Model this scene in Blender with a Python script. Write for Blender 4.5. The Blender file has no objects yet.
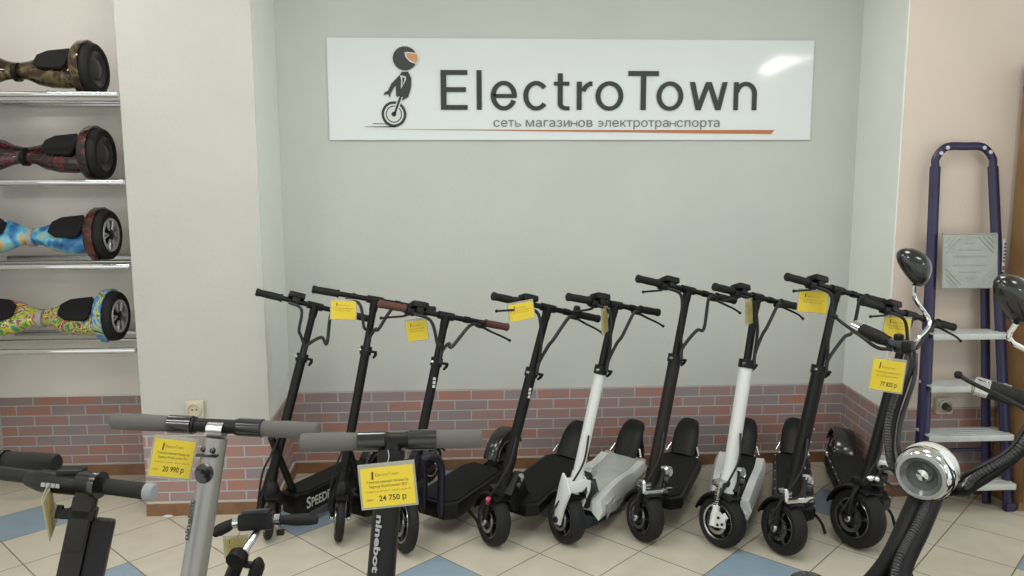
import bpy, bmesh, math, random
from math import sin, cos, pi, radians, sqrt, atan2
from mathutils import Vector as V, Matrix as Mx

sc = bpy.context.scene
col = sc.collection
random.seed(4)

# ------------------------------------------------------------------ camera, world, exposure, light
CAM_H = 1.55
FPX = 791.27
ROT = ((0.99856, -0.05362, -0.00287), (-0.01016, -0.13623, -0.99062), (0.05273, 0.98922, -0.13658))  # right, down, forward
cam_d = bpy.data.cameras.new('camera')
cam = bpy.data.objects.new('camera', cam_d)
col.objects.link(cam)
cam_d.sensor_width = 36.0
cam_d.lens = FPX / 1024 * 36.0
cam_d.clip_start = 0.05
r_, d_, f_ = (V(a) for a in ROT)
cam.matrix_world = Mx(((r_.x, -d_.x, -f_.x, 0), (r_.y, -d_.y, -f_.y, 0), (r_.z, -d_.z, -f_.z, CAM_H), (0, 0, 0, 1)))
sc.camera = cam

w = bpy.data.worlds.new('world')
sc.world = w
w.use_nodes = True
w.node_tree.nodes['Background'].inputs[0].default_value = (0.94, 1.0, 0.97, 1)
w.node_tree.nodes['Background'].inputs[1].default_value = 1.9
sc.view_settings.view_transform = 'Standard'
sc.view_settings.look = 'None'
sc.view_settings.exposure = -0.7
sc.view_settings.gamma = 1.0
sc.view_settings.use_curve_mapping = False
LAMP_W = 15.0


def ray(u, v):
    c = ((u - 512) / FPX, (v - 288) / FPX, 1.0)
    return V([sum(ROT[i][k] * c[i] for i in range(3)) for k in range(3)])


def at(u, v, Y=None, z=None):
    """a place in the room: on the sight line of a photo pixel, at distance Y or height z"""
    g = ray(u, v)
    t = Y / g.y if z is None else (z - CAM_H) / g.z
    return V((0, 0, CAM_H)) + g * t


# ------------------------------------------------------------------ materials
MAT = {}


def mat(name, rgb, rough=0.5, metal=0.0, coat=0.0, bump=0.0, bscale=200, vary=0.0, vscale=6, alpha=1.0, spec=0.5, emit=0.0):
    m = bpy.data.materials.new(name)
    m.use_nodes = True
    nt = m.node_tree
    b = nt.nodes['Principled BSDF']
    b.inputs['Base Color'].default_value = (*rgb, 1)
    b.inputs['Roughness'].default_value = rough
    b.inputs['Metallic'].default_value = metal
    b.inputs['Coat Weight'].default_value = coat
    b.inputs['Coat Roughness'].default_value = 0.08
    b.inputs['Specular IOR Level'].default_value = spec
    b.inputs['Alpha'].default_value = alpha
    if emit:
        b.inputs['Emission Color'].default_value = (1, 1, 1, 1)
        b.inputs['Emission Strength'].default_value = emit
    if bump or vary:
        tc = nt.nodes.new('ShaderNodeTexCoord')
    if bump:
        n = nt.nodes.new('ShaderNodeTexNoise')
        n.inputs['Scale'].default_value = bscale
        n.inputs['Detail'].default_value = 3
        nt.links.new(tc.outputs['Object'], n.inputs['Vector'])
        bp = nt.nodes.new('ShaderNodeBump')
        bp.inputs['Strength'].default_value = bump
        bp.inputs['Distance'].default_value = 0.002
        nt.links.new(n.outputs[0], bp.inputs['Height'])
        nt.links.new(bp.outputs[0], b.inputs['Normal'])
    if vary:
        n = nt.nodes.new('ShaderNodeTexNoise')
        n.inputs['Scale'].default_value = vscale
        n.inputs['Detail'].default_value = 4
        nt.links.new(tc.outputs['Object'], n.inputs['Vector'])
        cr = nt.nodes.new('ShaderNodeValToRGB')
        cr.color_ramp.elements[0].position = 0.3
        cr.color_ramp.elements[1].position = 0.7
        cr.color_ramp.elements[0].color = (*[c * (1 - vary) for c in rgb], 1)
        cr.color_ramp.elements[1].color = (*[min(1, c * (1 + vary)) for c in rgb], 1)
        nt.links.new(n.outputs[0], cr.inputs[0])
        nt.links.new(cr.outputs[0], b.inputs['Base Color'])
    MAT[name] = m
    return m


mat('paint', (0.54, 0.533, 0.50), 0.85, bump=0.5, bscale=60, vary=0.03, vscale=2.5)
mat('paint_niche_lit', (0.82, 0.775, 0.73), 0.85, bump=0.5, bscale=60, vary=0.03, vscale=2.5)  # wall paint lightened to stand in for light missing inside the shelf niche
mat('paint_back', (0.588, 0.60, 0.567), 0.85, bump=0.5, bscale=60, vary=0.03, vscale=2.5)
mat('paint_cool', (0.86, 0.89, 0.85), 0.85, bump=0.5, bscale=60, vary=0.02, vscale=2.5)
mat('paint_pink', (0.70, 0.60, 0.52), 0.85, bump=0.5, bscale=50, vary=0.03, vscale=2.5)
mat('ceiling_paint', (0.7, 0.7, 0.68), 0.9)
mat('baseboard_wood', (0.24, 0.125, 0.06), 0.45, vary=0.2, vscale=14)
mat('cap_white', (0.55, 0.55, 0.53), 0.6)
mat('cabinet_wood', (0.30, 0.165, 0.07), 0.5, vary=0.18, vscale=5)
mat('black_metal', (0.006, 0.006, 0.0064), 0.40, 0.0, vary=0.2, spec=0.28)
mat('black_gloss', (0.008, 0.008, 0.009), 0.22, 0.0, coat=0.5)
mat('brown_metal', (0.016, 0.012, 0.0105), 0.45, spec=0.3)
mat('rubber', (0.010, 0.010, 0.0105), 0.6, spec=0.3, bump=0.4, bscale=300)
mat('tyre', (0.014, 0.014, 0.0145), 0.7, spec=0.3, bump=0.7, bscale=120)
mat('grip_mat', (0.010, 0.0103, 0.0107), 0.85, spec=0.3, bump=0.8, bscale=500)
mat('cable', (0.01, 0.01, 0.011), 0.5)
mat('cable_rib', (0.045, 0.045, 0.05), 0.35)
mat('purple_cable', (0.012, 0.010, 0.025), 0.45)
mat('dark_metal', (0.06, 0.06, 0.065), 0.35, 0.9)
mat('steel', (0.55, 0.55, 0.56), 0.25, 1.0)
mat('chrome', (0.80, 0.81, 0.82), 0.07, 1.0)
mat('white_paint', (0.74, 0.76, 0.75), 0.35, coat=0.3)
mat('white_plastic', (0.70, 0.72, 0.68), 0.3, coat=0.4)
mat('wrap_film', (0.74, 0.77, 0.76), 0.2, coat=0.8, bump=1.0, bscale=25, vary=0.1, vscale=9, alpha=0.5)
mat('brown_grip', (0.105, 0.042, 0.028), 0.7, bump=0.3)
mat('end_cap_grey', (0.26, 0.275, 0.29), 0.6)
mat('grey_rubber', (0.115, 0.11, 0.105), 0.75, bump=0.2)
mat('silver_paint', (0.33, 0.325, 0.31), 0.42, 0.75, bump=0.15, bscale=400)
mat('tag_yellow', (0.74, 0.55, 0.010), 0.45, coat=0.5)
mat('tag_pale', (0.42, 0.36, 0.12), 0.4, coat=0.5)
mat('tag_sleeve', (0.50, 0.50, 0.42), 0.25, coat=0.5, alpha=0.55)
mat('ink', (0.05, 0.04, 0.01), 0.6)
mat('ink_brown', (0.33, 0.20, 0.01), 0.6)
mat('print_white', (0.62, 0.63, 0.62), 0.5)
mat('print_grey', (0.36, 0.36, 0.36), 0.5)
mat('banner', (0.77, 0.81, 0.82), 0.07, coat=0.3, spec=0.5)
mat('sign_ink', (0.022, 0.024, 0.026), 0.4)
mat('sign_grey', (0.16, 0.17, 0.17), 0.4)
mat('sign_orange', (0.50, 0.17, 0.045), 0.4)
mat('sign_skin', (0.62, 0.30, 0.13), 0.4)
mat('sign_line', (0.70, 0.71, 0.70), 0.4)
mat('ladder_blue', (0.020, 0.017, 0.065), 0.35, vary=0.2, vscale=8)
mat('ladder_step', (0.56, 0.58, 0.57), 0.45, 0.25, vary=0.1, vscale=12)
mat('ladder_plate', (0.36, 0.38, 0.35), 0.5, 0.3, vary=0.1, vscale=14)
mat('ladder_scuff', (0.6, 0.6, 0.62), 0.6)
mat('sticker_red', (0.30, 0.03, 0.03), 0.5)
mat('satin_silver', (0.62, 0.62, 0.62), 0.32, 0.5)
mat('glass_lens', (0.42, 0.44, 0.45), 0.12, 0.2, coat=1.0)
mat('reflector', (0.16, 0.165, 0.17), 0.2, 0.4)
mat('pink_anodised', (0.42, 0.05, 0.12), 0.3, 0.6)
mat('socket_cream', (0.60, 0.55, 0.42), 0.45)
mat('socket_dark', (0.08, 0.07, 0.06), 0.6)
mat('shelf_glass', (0.42, 0.43, 0.42), 0.1, 0.0, coat=0.6, alpha=0.10)
mat('hub_dark', (0.06, 0.06, 0.062), 0.3, 0.3)
mat('diffuser', (0.9, 0.9, 0.9), 0.6, emit=5.0)
mat('paper_scrap', (0.75, 0.75, 0.72), 0.8)


def swirl(name, stops, scale, rough=0.12, coat=0.6, dist=3.0, metal=0.0):
    m = bpy.data.materials.new(name)
    m.use_nodes = True
    nt = m.node_tree
    b = nt.nodes['Principled BSDF']
    b.inputs['Roughness'].default_value = rough
    b.inputs['Coat Weight'].default_value = coat
    b.inputs['Metallic'].default_value = metal
    tc = nt.nodes.new('ShaderNodeTexCoord')
    n = nt.nodes.new('ShaderNodeTexNoise')
    n.inputs['Scale'].default_value = scale
    n.inputs['Detail'].default_value = 2
    n.inputs['Distortion'].default_value = dist
    cr = nt.nodes.new('ShaderNodeValToRGB')
    cr.color_ramp.interpolation = 'LINEAR'
    els = cr.color_ramp.elements
    while len(els) < len(stops):
        els.new(0.5)
    for e, (p, c) in zip(els, stops):
        e.position = p
        e.color = (*c, 1)
    nt.links.new(tc.outputs['Object'], n.inputs['Vector'])
    nt.links.new(n.outputs[0], cr.inputs[0])
    nt.links.new(cr.outputs[0], b.inputs['Base Color'])
    MAT[name] = m


swirl('shell_bronze', [(0.2, (0.012, 0.008, 0.005)), (0.46, (0.045, 0.02, 0.01)), (0.56, (0.16, 0.12, 0.045)), (0.64, (0.03, 0.014, 0.008))], 4, metal=0.4)
swirl('shell_red', [(0.3, (0.012, 0.008, 0.008)), (0.50, (0.02, 0.009, 0.009)), (0.56, (0.13, 0.015, 0.02)), (0.62, (0.015, 0.01, 0.012))], 6)
swirl('shell_space', [(0.30, (0.01, 0.02, 0.05)), (0.42, (0.03, 0.20, 0.50)), (0.52, (0.20, 0.55, 0.62)), (0.60, (0.60, 0.30, 0.03)), (0.68, (0.03, 0.02, 0.03))], 2.8)
swirl('shell_graffiti', [(0.30, (0.02, 0.15, 0.50)), (0.38, (0.08, 0.35, 0.05)), (0.44, (0.75, 0.65, 0.05)), (0.49, (0.02, 0.02, 0.02)), (0.54, (0.80, 0.72, 0.40)), (0.59, (0.02, 0.02, 0.02)), (0.65, (0.62, 0.04, 0.14)), (0.72, (0.7, 0.5, 0.05))], 6.0, dist=4)
swirl('fender_blue', [(0.35, (0.04, 0.18, 0.50)), (0.52, (0.10, 0.32, 0.62)), (0.62, (0.65, 0.60, 0.08)), (0.7, (0.05, 0.1, 0.05))], 9.0)
swirl('fender_red', [(0.42, (0.02, 0.008, 0.008)), (0.60, (0.13, 0.025, 0.018)), (0.66, (0.02, 0.012, 0.012))], 8.0)


def nodes_of(name):
    m = bpy.data.materials.new(name)
    m.use_nodes = True
    MAT[name] = m
    return m.node_tree, m.node_tree.nodes['Principled BSDF']


def math_node(nt, op, a, b=None):
    n = nt.nodes.new('ShaderNodeMath')
    n.operation = op
    for i, v in ((0, a), (1, b)):
        if v is None:
            continue
        if isinstance(v, (int, float)):
            n.inputs[i].default_value = v
        else:
            nt.links.new(v, n.inputs[i])
    return n.outputs[0]


def mix_node(nt, f, a, b):
    n = nt.nodes.new('ShaderNodeMix')
    n.data_type = 'RGBA'
    for s, v in ((n.inputs[0], f), (n.inputs[6], a), (n.inputs[7], b)):
        if isinstance(v, tuple):
            s.default_value = (*v, 1)
        elif isinstance(v, (int, float)):
            s.default_value = v
        else:
            nt.links.new(v, s)
    return n.outputs[2]


def brick_mat(name, axis):
    nt, b = nodes_of(name)
    tc = nt.nodes.new('ShaderNodeTexCoord')
    sp = nt.nodes.new('ShaderNodeSeparateXYZ')
    nt.links.new(tc.outputs['Object'], sp.inputs[0])
    cb = nt.nodes.new('ShaderNodeCombineXYZ')
    nt.links.new(sp.outputs[axis], cb.inputs[0])
    nt.links.new(sp.outputs[2], cb.inputs[1])
    br = nt.nodes.new('ShaderNodeTexBrick')
    br.inputs['Scale'].default_value = 1.0
    br.inputs['Brick Width'].default_value = 0.176
    br.inputs['Row Height'].default_value = 0.0545
    br.inputs['Mortar Size'].default_value = 0.0035
    br.inputs['Mortar Smooth'].default_value = 0.3
    br.inputs['Bias'].default_value = -0.1
    br.inputs['Color1'].default_value = (0.44, 0.205, 0.155, 1)
    br.inputs['Color2'].default_value = (0.295, 0.265, 0.285, 1)
    br.inputs['Mortar'].default_value = (0.46, 0.47, 0.485, 1)
    nt.links.new(cb.outputs[0], br.inputs['Vector'])
    n = nt.nodes.new('ShaderNodeTexNoise')
    n.inputs['Scale'].default_value = 12
    n.inputs['Detail'].default_value = 5
    nt.links.new(cb.outputs[0], n.inputs['Vector'])
    f = math_node(nt, 'MULTIPLY', math_node(nt, 'SUBTRACT', n.outputs[0], 0.42), 2.2)
    f.node.use_clamp = True
    c = mix_node(nt, f, br.outputs[0], (0.29, 0.245, 0.25))
    c = mix_node(nt, br.outputs[1], c, (0.46, 0.47, 0.485))
    nt.links.new(c, b.inputs['Base Color'])
    b.inputs['Roughness'].default_value = 0.55
    bp = nt.nodes.new('ShaderNodeBump')
    bp.inputs['Strength'].default_value = 0.3
    bp.inputs['Distance'].default_value = 0.003
    bp.invert = True
    nt.links.new(br.outputs[1], bp.inputs['Height'])
    nt.links.new(bp.outputs[0], b.inputs['Normal'])


brick_mat('brick_x', 0)
brick_mat('brick_y', 1)


def floor_mat():
    nt, b = nodes_of('floor_tiles')
    tc = nt.nodes.new('ShaderNodeTexCoord')
    mp = nt.nodes.new('ShaderNodeMapping')
    mp.vector_type = 'TEXTURE'
    mp.inputs['Location'].default_value = (-0.1435, 3.1177, 0)
    mp.inputs['Rotation'].default_value = (0, 0, 0.7709)
    mp.inputs['Scale'].default_value = (0.298, 0.298, 1)
    nt.links.new(tc.outputs['Object'], mp.inputs[0])
    sp = nt.nodes.new('ShaderNodeSeparateXYZ')
    nt.links.new(mp.outputs[0], sp.inputs[0])
    fl, ed = [], []
    for k in (0, 1):
        o = sp.outputs[k]
        i = math_node(nt, 'FLOOR', o)
        md = math_node(nt, 'FLOORED_MODULO', math_node(nt, 'ADD', i, 1.0), 3.0)
        fl.append(math_node(nt, 'LESS_THAN', md, 0.5))
        fr = math_node(nt, 'FRACT', o)
        ed.append(math_node(nt, 'MINIMUM', fr, math_node(nt, 'SUBTRACT', 1.0, fr)))
    blue = math_node(nt, 'MULTIPLY', fl[0], fl[1])
    e = math_node(nt, 'MINIMUM', ed[0], ed[1])
    gr = math_node(nt, 'LESS_THAN', e, 0.008)
    n = nt.nodes.new('ShaderNodeTexNoise')
    n.inputs['Scale'].default_value = 9
    n.inputs['Detail'].default_value = 6
    nt.links.new(tc.outputs['Object'], n.inputs['Vector'])
    beige = mix_node(nt, n.outputs[0], (0.53, 0.485, 0.39), (0.69, 0.645, 0.535))
    bl = mix_node(nt, n.outputs[0], (0.22, 0.315, 0.395), (0.315, 0.415, 0.505))
    c = mix_node(nt, blue, beige, bl)
    c = mix_node(nt, gr, c, (0.16, 0.145, 0.12))
    nt.links.new(c, b.inputs['Base Color'])
    b.inputs['Roughness'].default_value = 0.28
    b.inputs['Specular IOR Level'].default_value = 0.4
    bp = nt.nodes.new('ShaderNodeBump')
    bp.inputs['Strength'].default_value = 0.3
    bp.inputs['Distance'].default_value = 0.002
    bp.invert = True
    nt.links.new(gr, bp.inputs['Height'])
    nt.links.new(bp.outputs[0], b.inputs['Normal'])


floor_mat()


# ------------------------------------------------------------------ mesh helpers
def smooth_path(pts, n=6):
    pts = [V(p) for p in pts]
    if len(pts) < 3:
        return pts
    out = []
    P = [pts[0] * 2 - pts[1]] + pts + [pts[-1] * 2 - pts[-2]]
    for i in range(1, len(P) - 2):
        a, b, c, d = P[i - 1:i + 3]
        for k in range(n):
            t = k / n
            out.append(0.5 * ((2 * b) + (c - a) * t + (2 * a - 5 * b + 4 * c - d) * t * t + (3 * b - a - 3 * c + d) * t ** 3))
    out.append(pts[-1])
    return out


class MB:
    """collects shapes and links them as ONE mesh object; M places them in the room"""

    def __init__(s, M=None):
        s.bm = bmesh.new()
        s.mats = []
        s.M = M or Mx.Identity(4)

    def mi(s, m):
        if m not in s.mats:
            s.mats.append(m)
        return s.mats.index(m)

    def _take(s, verts, m):
        k = s.mi(m)
        fs = set()
        for v in verts:
            v.co = s.M @ v.co
            fs.update(v.link_faces)
        for f in fs:
            f.material_index = k
            f.smooth = True

    def rings(s, rings, m, closed=True, caps=True):
        vr = [[s.bm.verts.new(p) for p in r] for r in rings]
        n = len(vr[0])
        for a, b in zip(vr, vr[1:]):
            for i in range(n if closed else n - 1):
                j = (i + 1) % n
                s.bm.faces.new((a[i], a[j], b[j], b[i]))
        if caps and closed:
            s.bm.faces.new(vr[0][::-1])
            s.bm.faces.new(vr[-1])
        s._take([v for r in vr for v in r], m)
        return s

    def box(s, c, size, m, bevel=0.0, R=None):
        r = bmesh.ops.create_cube(s.bm, size=1.0)
        vs = r['verts']
        T = Mx.Translation(V(c)) @ (R.to_4x4() if R else Mx.Identity(4))
        for v in vs:
            v.co = V((v.co.x * size[0], v.co.y * size[1], v.co.z * size[2]))
        if bevel:
            es = {e for v in vs for e in v.link_edges}
            q = bmesh.ops.bevel(s.bm, geom=list(es), offset=bevel, segments=2, affect='EDGES', profile=0.6)
            vs = list({v for f in q['faces'] for v in f.verts} | {v for v in vs if v.is_valid})
        for v in vs:
            v.co = T @ v.co
        s._take(vs, m)
        return s

    def tube(s, pts, r, m, seg=10, n=6, caps=True, flat=None):
        """round tube along a path; r may be a list per given point; flat=(axis, factor) squashes the section"""
        raw = [V(p) for p in pts]
        P = smooth_path(raw, n) if n and len(raw) > 2 else raw
        if isinstance(r, (list, tuple)):
            rr = []
            for i in range(len(P)):
                t = i / (len(P) - 1) * (len(r) - 1)
                k = min(int(t), len(r) - 2)
                rr.append(r[k] + (r[k + 1] - r[k]) * (t - k))
        else:
            rr = [r] * len(P)
        tg = [(P[min(i + 1, len(P) - 1)] - P[max(i - 1, 0)]).normalized() for i in range(len(P))]
        up = V((0, 0, 1)) if abs(tg[0].z) < 0.9 else V((1, 0, 0))
        x = tg[0].cross(up).normalized()
        rings = []
        for p, t, q in zip(P, tg, rr):
            x = (x - t * x.dot(t)).normalized()
            y = t.cross(x)
            ring = []
            for k in range(seg):
                o = (x * cos(2 * pi * k / seg) + y * sin(2 * pi * k / seg)) * q
                if flat:
                    ax = V(flat[0])
                    o = o + ax * (o.dot(ax) * (flat[1] - 1))
                ring.append(p + o)
            rings.append(ring)
        return s.rings(rings, m, True, caps)

    def cyl(s, a, b, r, m, r2=None, seg=16):
        return s.tube([a, b], [r, r if r2 is None else r2], m, seg, 0)

    def lathe(s, o, axis, prof, m, seg=32, close=False):
        """prof: (radius, height along axis)"""
        z = V(axis).normalized()
        x = z.cross(V((0, 0, 1)) if abs(z.z) < 0.9 else V((1, 0, 0))).normalized()
        y = z.cross(x)
        o = V(o)
        pr = list(prof) + ([prof[0]] if close else [])
        rings = [[o + z * h + (x * cos(2 * pi * k / seg) + y * sin(2 * pi * k / seg)) * max(r, 1e-4) for k in range(seg)] for r, h in pr]
        return s.rings(rings, m, True, False)

    def prism(s, poly, h, m, frame=None, bevel=0.0):
        """poly in the frame's xy, extruded by h along its z"""
        F = frame or Mx.Identity(4)
        n = len(poly)
        a = [s.bm.verts.new((p[0], p[1], 0)) for p in poly]
        b = [s.bm.verts.new((p[0], p[1], h)) for p in poly]
        fa = s.bm.faces.new(a[::-1])
        fb = s.bm.faces.new(b)
        for i in range(n):
            s.bm.faces.new((a[i], a[(i + 1) % n], b[(i + 1) % n], b[i]))
        vs = a + b
        if bevel:
            es = list(fa.edges) + list(fb.edges)
            q = bmesh.ops.bevel(s.bm, geom=es, offset=bevel, segments=2, affect='EDGES', profile=0.6)
            vs = list({v for f in q['faces'] for v in f.verts} | {v for v in vs if v.is_valid})
        for v in vs:
            v.co = F @ v.co
        s._take(vs, m)
        return s

    def text(s, body, size, m, F, extrude=0.0004, align='LEFT', width=None, spacing=1.0, bold=0.0):
        cu = bpy.data.curves.new('lettering', 'FONT')
        cu.body = body
        cu.size = size
        cu.dimensions = '2D'
        cu.fill_mode = 'FRONT'
        cu.offset = bold
        cu.align_x = align
        cu.resolution_u = 3
        cu.space_character = spacing
        to = bpy.data.objects.new('lettering', cu)
        col.objects.link(to)
        bpy.context.view_layer.update()
        me = bpy.data.meshes.new_from_object(to)
        bpy.data.objects.remove(to)
        bpy.data.curves.remove(cu)
        x0 = min(v.co.x for v in me.vertices)
        x1 = max(v.co.x for v in me.vertices)
        k = (width / (x1 - x0)) if width else 1.0
        off = {'LEFT': x0, 'CENTER': (x0 + x1) / 2, 'RIGHT': x1}[align]
        vs = []
        base = len(s.bm.verts)
        s.bm.verts.ensure_lookup_table()
        for v in me.vertices:
            vs.append(s.bm.verts.new(F @ V(((v.co.x - off) * k, v.co.y, v.co.z))))
        fs = []
        for p in me.polygons:
            try:
                fs.append(s.bm.faces.new([vs[i] for i in p.vertices]))
            except ValueError:
                pass
        s._take(vs, m)
        for f in fs:
            f.smooth = False
        bpy.data.meshes.remove(me)
        return s

    def build(s, name, parent=None, angle=38):
        bmesh.ops.recalc_face_normals(s.bm, faces=s.bm.faces[:])
        o0 = V((0, 0, 0))
        if parent:
            top = parent
            while top:
                o0 = o0 + top.location
                top = top.parent
        elif s.bm.verts:
            bb = [v.co for v in s.bm.verts]
            o0 = V([(min(c[k] for c in bb) + max(c[k] for c in bb)) / 2 for k in (0, 1)] + [min(c.z for c in bb)])
        if parent and s.bm.verts:
            bb = [v.co for v in s.bm.verts]
            mid = V([(min(c[k] for c in bb) + max(c[k] for c in bb)) / 2 for k in (0, 1, 2)])
        else:
            mid = o0
        for v in s.bm.verts:
            v.co -= mid
        me = bpy.data.meshes.new(name)
        s.bm.to_mesh(me)
        s.bm.free()
        for m in s.mats:
            me.materials.append(MAT[m])
        me.set_sharp_from_angle(angle=radians(angle))
        o = bpy.data.objects.new(name, me)
        col.objects.link(o)
        if parent:
            o.parent = parent
            o.location = mid - o0
        else:
            o.location = mid
        return o


def tag(o, label=None, cat=None, group=None, kind=None):
    for k, v in (('label', label), ('category', cat), ('group', group), ('kind', kind)):
        if v:
            o[k] = v
    return o


def thing(name, loc, label, cat, group=None):
    o = bpy.data.objects.new(name, None)
    o.empty_display_size = 0.1
    o.location = loc
    col.objects.link(o)
    return tag(o, label, cat, group)


def struct(mb, name, zero=True):
    """a piece of the setting; kept in room coordinates so its pattern runs on from piece to piece"""
    bmesh.ops.recalc_face_normals(mb.bm, faces=mb.bm.faces[:])
    me = bpy.data.meshes.new(name)
    mb.bm.to_mesh(me)
    mb.bm.free()
    for f in me.polygons:
        f.use_smooth = False
    for m in mb.mats:
        me.materials.append(MAT[m])
    o = bpy.data.objects.new(name, me)
    col.objects.link(o)
    return tag(o, kind='structure')


def bx(mb, x0, x1, y0, y1, z0, z1, m):
    return mb.box(((x0 + x1) / 2, (y0 + y1) / 2, (z0 + z1) / 2), (x1 - x0, y1 - y0, z1 - z0), m)


# ------------------------------------------------------------------ the room
D, DL, DR, DN = 4.113, 3.607, 3.623, 4.15      # back wall, left pillar face, right pillar face, shelf niche wall
XL0, XL1 = -1.512, -0.935                       # left pillar
XLB, XRB, XR1 = -0.953, 2.032, 1.997            # alcove corners
XNL = -2.458
HC = 2.95
HB = 0.4395
struct(bx(MB(), -4.2, 4.6, -2.6, 4.7, -0.06, 0, 'floor_tiles'), 'floor')
struct(bx(MB(), -4.2, 4.6, -2.6, 4.7, HC, HC + 0.06, 'ceiling_paint'), 'ceiling')
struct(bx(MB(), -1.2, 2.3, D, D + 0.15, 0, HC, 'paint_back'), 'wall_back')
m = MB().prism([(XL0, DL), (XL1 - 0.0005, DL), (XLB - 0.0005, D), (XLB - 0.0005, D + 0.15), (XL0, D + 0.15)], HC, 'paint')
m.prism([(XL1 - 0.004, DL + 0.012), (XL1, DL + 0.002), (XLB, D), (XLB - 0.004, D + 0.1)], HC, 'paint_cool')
struct(m, 'wall_left')
m = MB().prism([(XR1 + 0.0005, DR), (2.95, DR), (2.95, D + 0.15), (XRB + 0.0005, D + 0.15), (XRB + 0.0005, D)], HC, 'paint_pink')
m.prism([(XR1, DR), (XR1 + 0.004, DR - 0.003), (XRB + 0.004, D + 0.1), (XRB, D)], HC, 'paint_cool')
struct(m, 'wall_right')
m = bx(MB(), XNL - 0.15, XL0 + 0.001, DN, DN + 0.12, 0, HC, 'paint_niche_lit')
struct(m, 'wall_shelf')
struct(bx(MB(), XNL - 0.4, XNL, 2.6, DN, 0, HC, 'paint'), 'wall_far_left')


def brick_panel(name, a, b, h, mt, t=0.006):
    a, b = V((*a, 0)), V((*b, 0))
    n = (b - a).normalized()
    n = V((n.y, -n.x, 0)) * t
    return struct(MB().prism([(a.x, a.y), (b.x, b.y), (b.x + n.x, b.y + n.y), (a.x + n.x, a.y + n.y)], h, mt), name)


brick_panel('trim_1', (XLB, D), (XRB, D), HB, 'brick_x')
brick_panel('trim_2', (XL0, DL), (XL1, DL), HB - 0.005, 'brick_x')
brick_panel('trim_3', (XL1, DL), (XLB, D), HB, 'brick_y')
brick_panel('trim_4', (XRB, D), (XR1, DR), HB, 'brick_y')
brick_panel('trim_5', (XR1, DR), (2.95, DR), HB, 'brick_x')
brick_panel('trim_6', (XNL, DN), (XL0, DN), 0.425, 'brick_x')


def skirting(name, a, b, h=0.058, t=0.022):
    a, b = V((*a, 0)), V((*b, 0))
    n = (b - a).normalized()
    n = V((n.y, -n.x, 0))
    p = lambda q, k: (q.x + n.x * k, q.y + n.y * k)
    m = MB().prism([p(a, 0), p(b, 0), p(b, t), p(a, t)], h, 'baseboard_wood')
    m.prism([p(a, 0), p(b, 0), p(b, t - 0.006), p(a, t - 0.006)], 0.007, 'cap_white', Mx.Translation((0, 0, h)))
    return struct(m, name)


skirting('baseboard_back', (XLB, D), (XRB, D))
skirting('baseboard_left', (XL0, DL), (XL1 + 0.02, DL))
skirting('baseboard_alcove_left', (XL1, DL - 0.02), (XLB, D))
skirting('baseboard_alcove_right', (XRB, D), (XR1, DR - 0.02))
skirting('baseboard_right', (XR1 - 0.02, DR), (2.95, DR))
skirting('baseboard_far_left', (XNL, DN), (XL0, DN))


# ceiling lamps: a housing, a diffuser and the light they give
def ceiling_lamp(x, y, label, sx=0.6, sy=0.6, watt=LAMP_W):
    t = thing('ceiling_lamp', (x, y, HC), label, 'lamp', 'ceiling lamps')
    m = MB()
    for dx, dy, a, b in ((0, sy / 2, sx + 0.03, 0.03), (0, -sy / 2, sx + 0.03, 0.03), (sx / 2, 0, 0.03, sy), (-sx / 2, 0, 0.03, sy)):
        m.box((x + dx, y + dy, HC - 0.025), (a, b, 0.05), 'white_plastic', 0.004)
    m.build('frame', t)
    bx(MB(), x - sx / 2 + 0.014, x + sx / 2 - 0.014, y - sy / 2 + 0.014, y + sy / 2 - 0.014, HC - 0.035, HC - 0.02, 'diffuser').build('diffuser', t)
    ld = bpy.data.lights.new('lamp_light', 'AREA')
    ld.shape = 'RECTANGLE'
    ld.size, ld.size_y = sx - 0.05, sy - 0.05
    ld.energy = watt
    ld.color = (1.0, 0.975, 0.92)
    lo = bpy.data.objects.new('lamp_light', ld)
    col.objects.link(lo)
    lo.parent = t
    lo.location = (0, 0, -0.045)


for x, y, lb in ((-1.9, 1.0, 'square ceiling lamp above the shelf side, nearer the viewer'), (0.2, 1.0, 'square ceiling lamp above the middle of the shop, nearer the viewer'),
                 (2.2, 1.0, 'square ceiling lamp above the electric motorbikes'), (-0.7, 2.4, 'square ceiling lamp over the left half of the scooter row'),
                 (1.3, 2.5, 'square ceiling lamp over the right half of the scooter row'), ):
    ceiling_lamp(x, y, lb, watt=20.0 if x == -0.7 else LAMP_W)
ceiling_lamp(3.75, -1.4, 'long ceiling lamp behind the viewer at the right, mirrored in the banner', 0.42, 1.2, 40.0)
ceiling_lamp(-3.1, -1.0, 'added long fill lamp on the ceiling behind the viewer at the left', 0.42, 1.2, 50.0)  # unseen lamp, added as frontal fill for the shelf niche and back wall
ceiling_lamp(-2.0, 3.15, 'narrow ceiling lamp in front of the glass shelves', 0.8, 0.16, 13.0)


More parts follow.
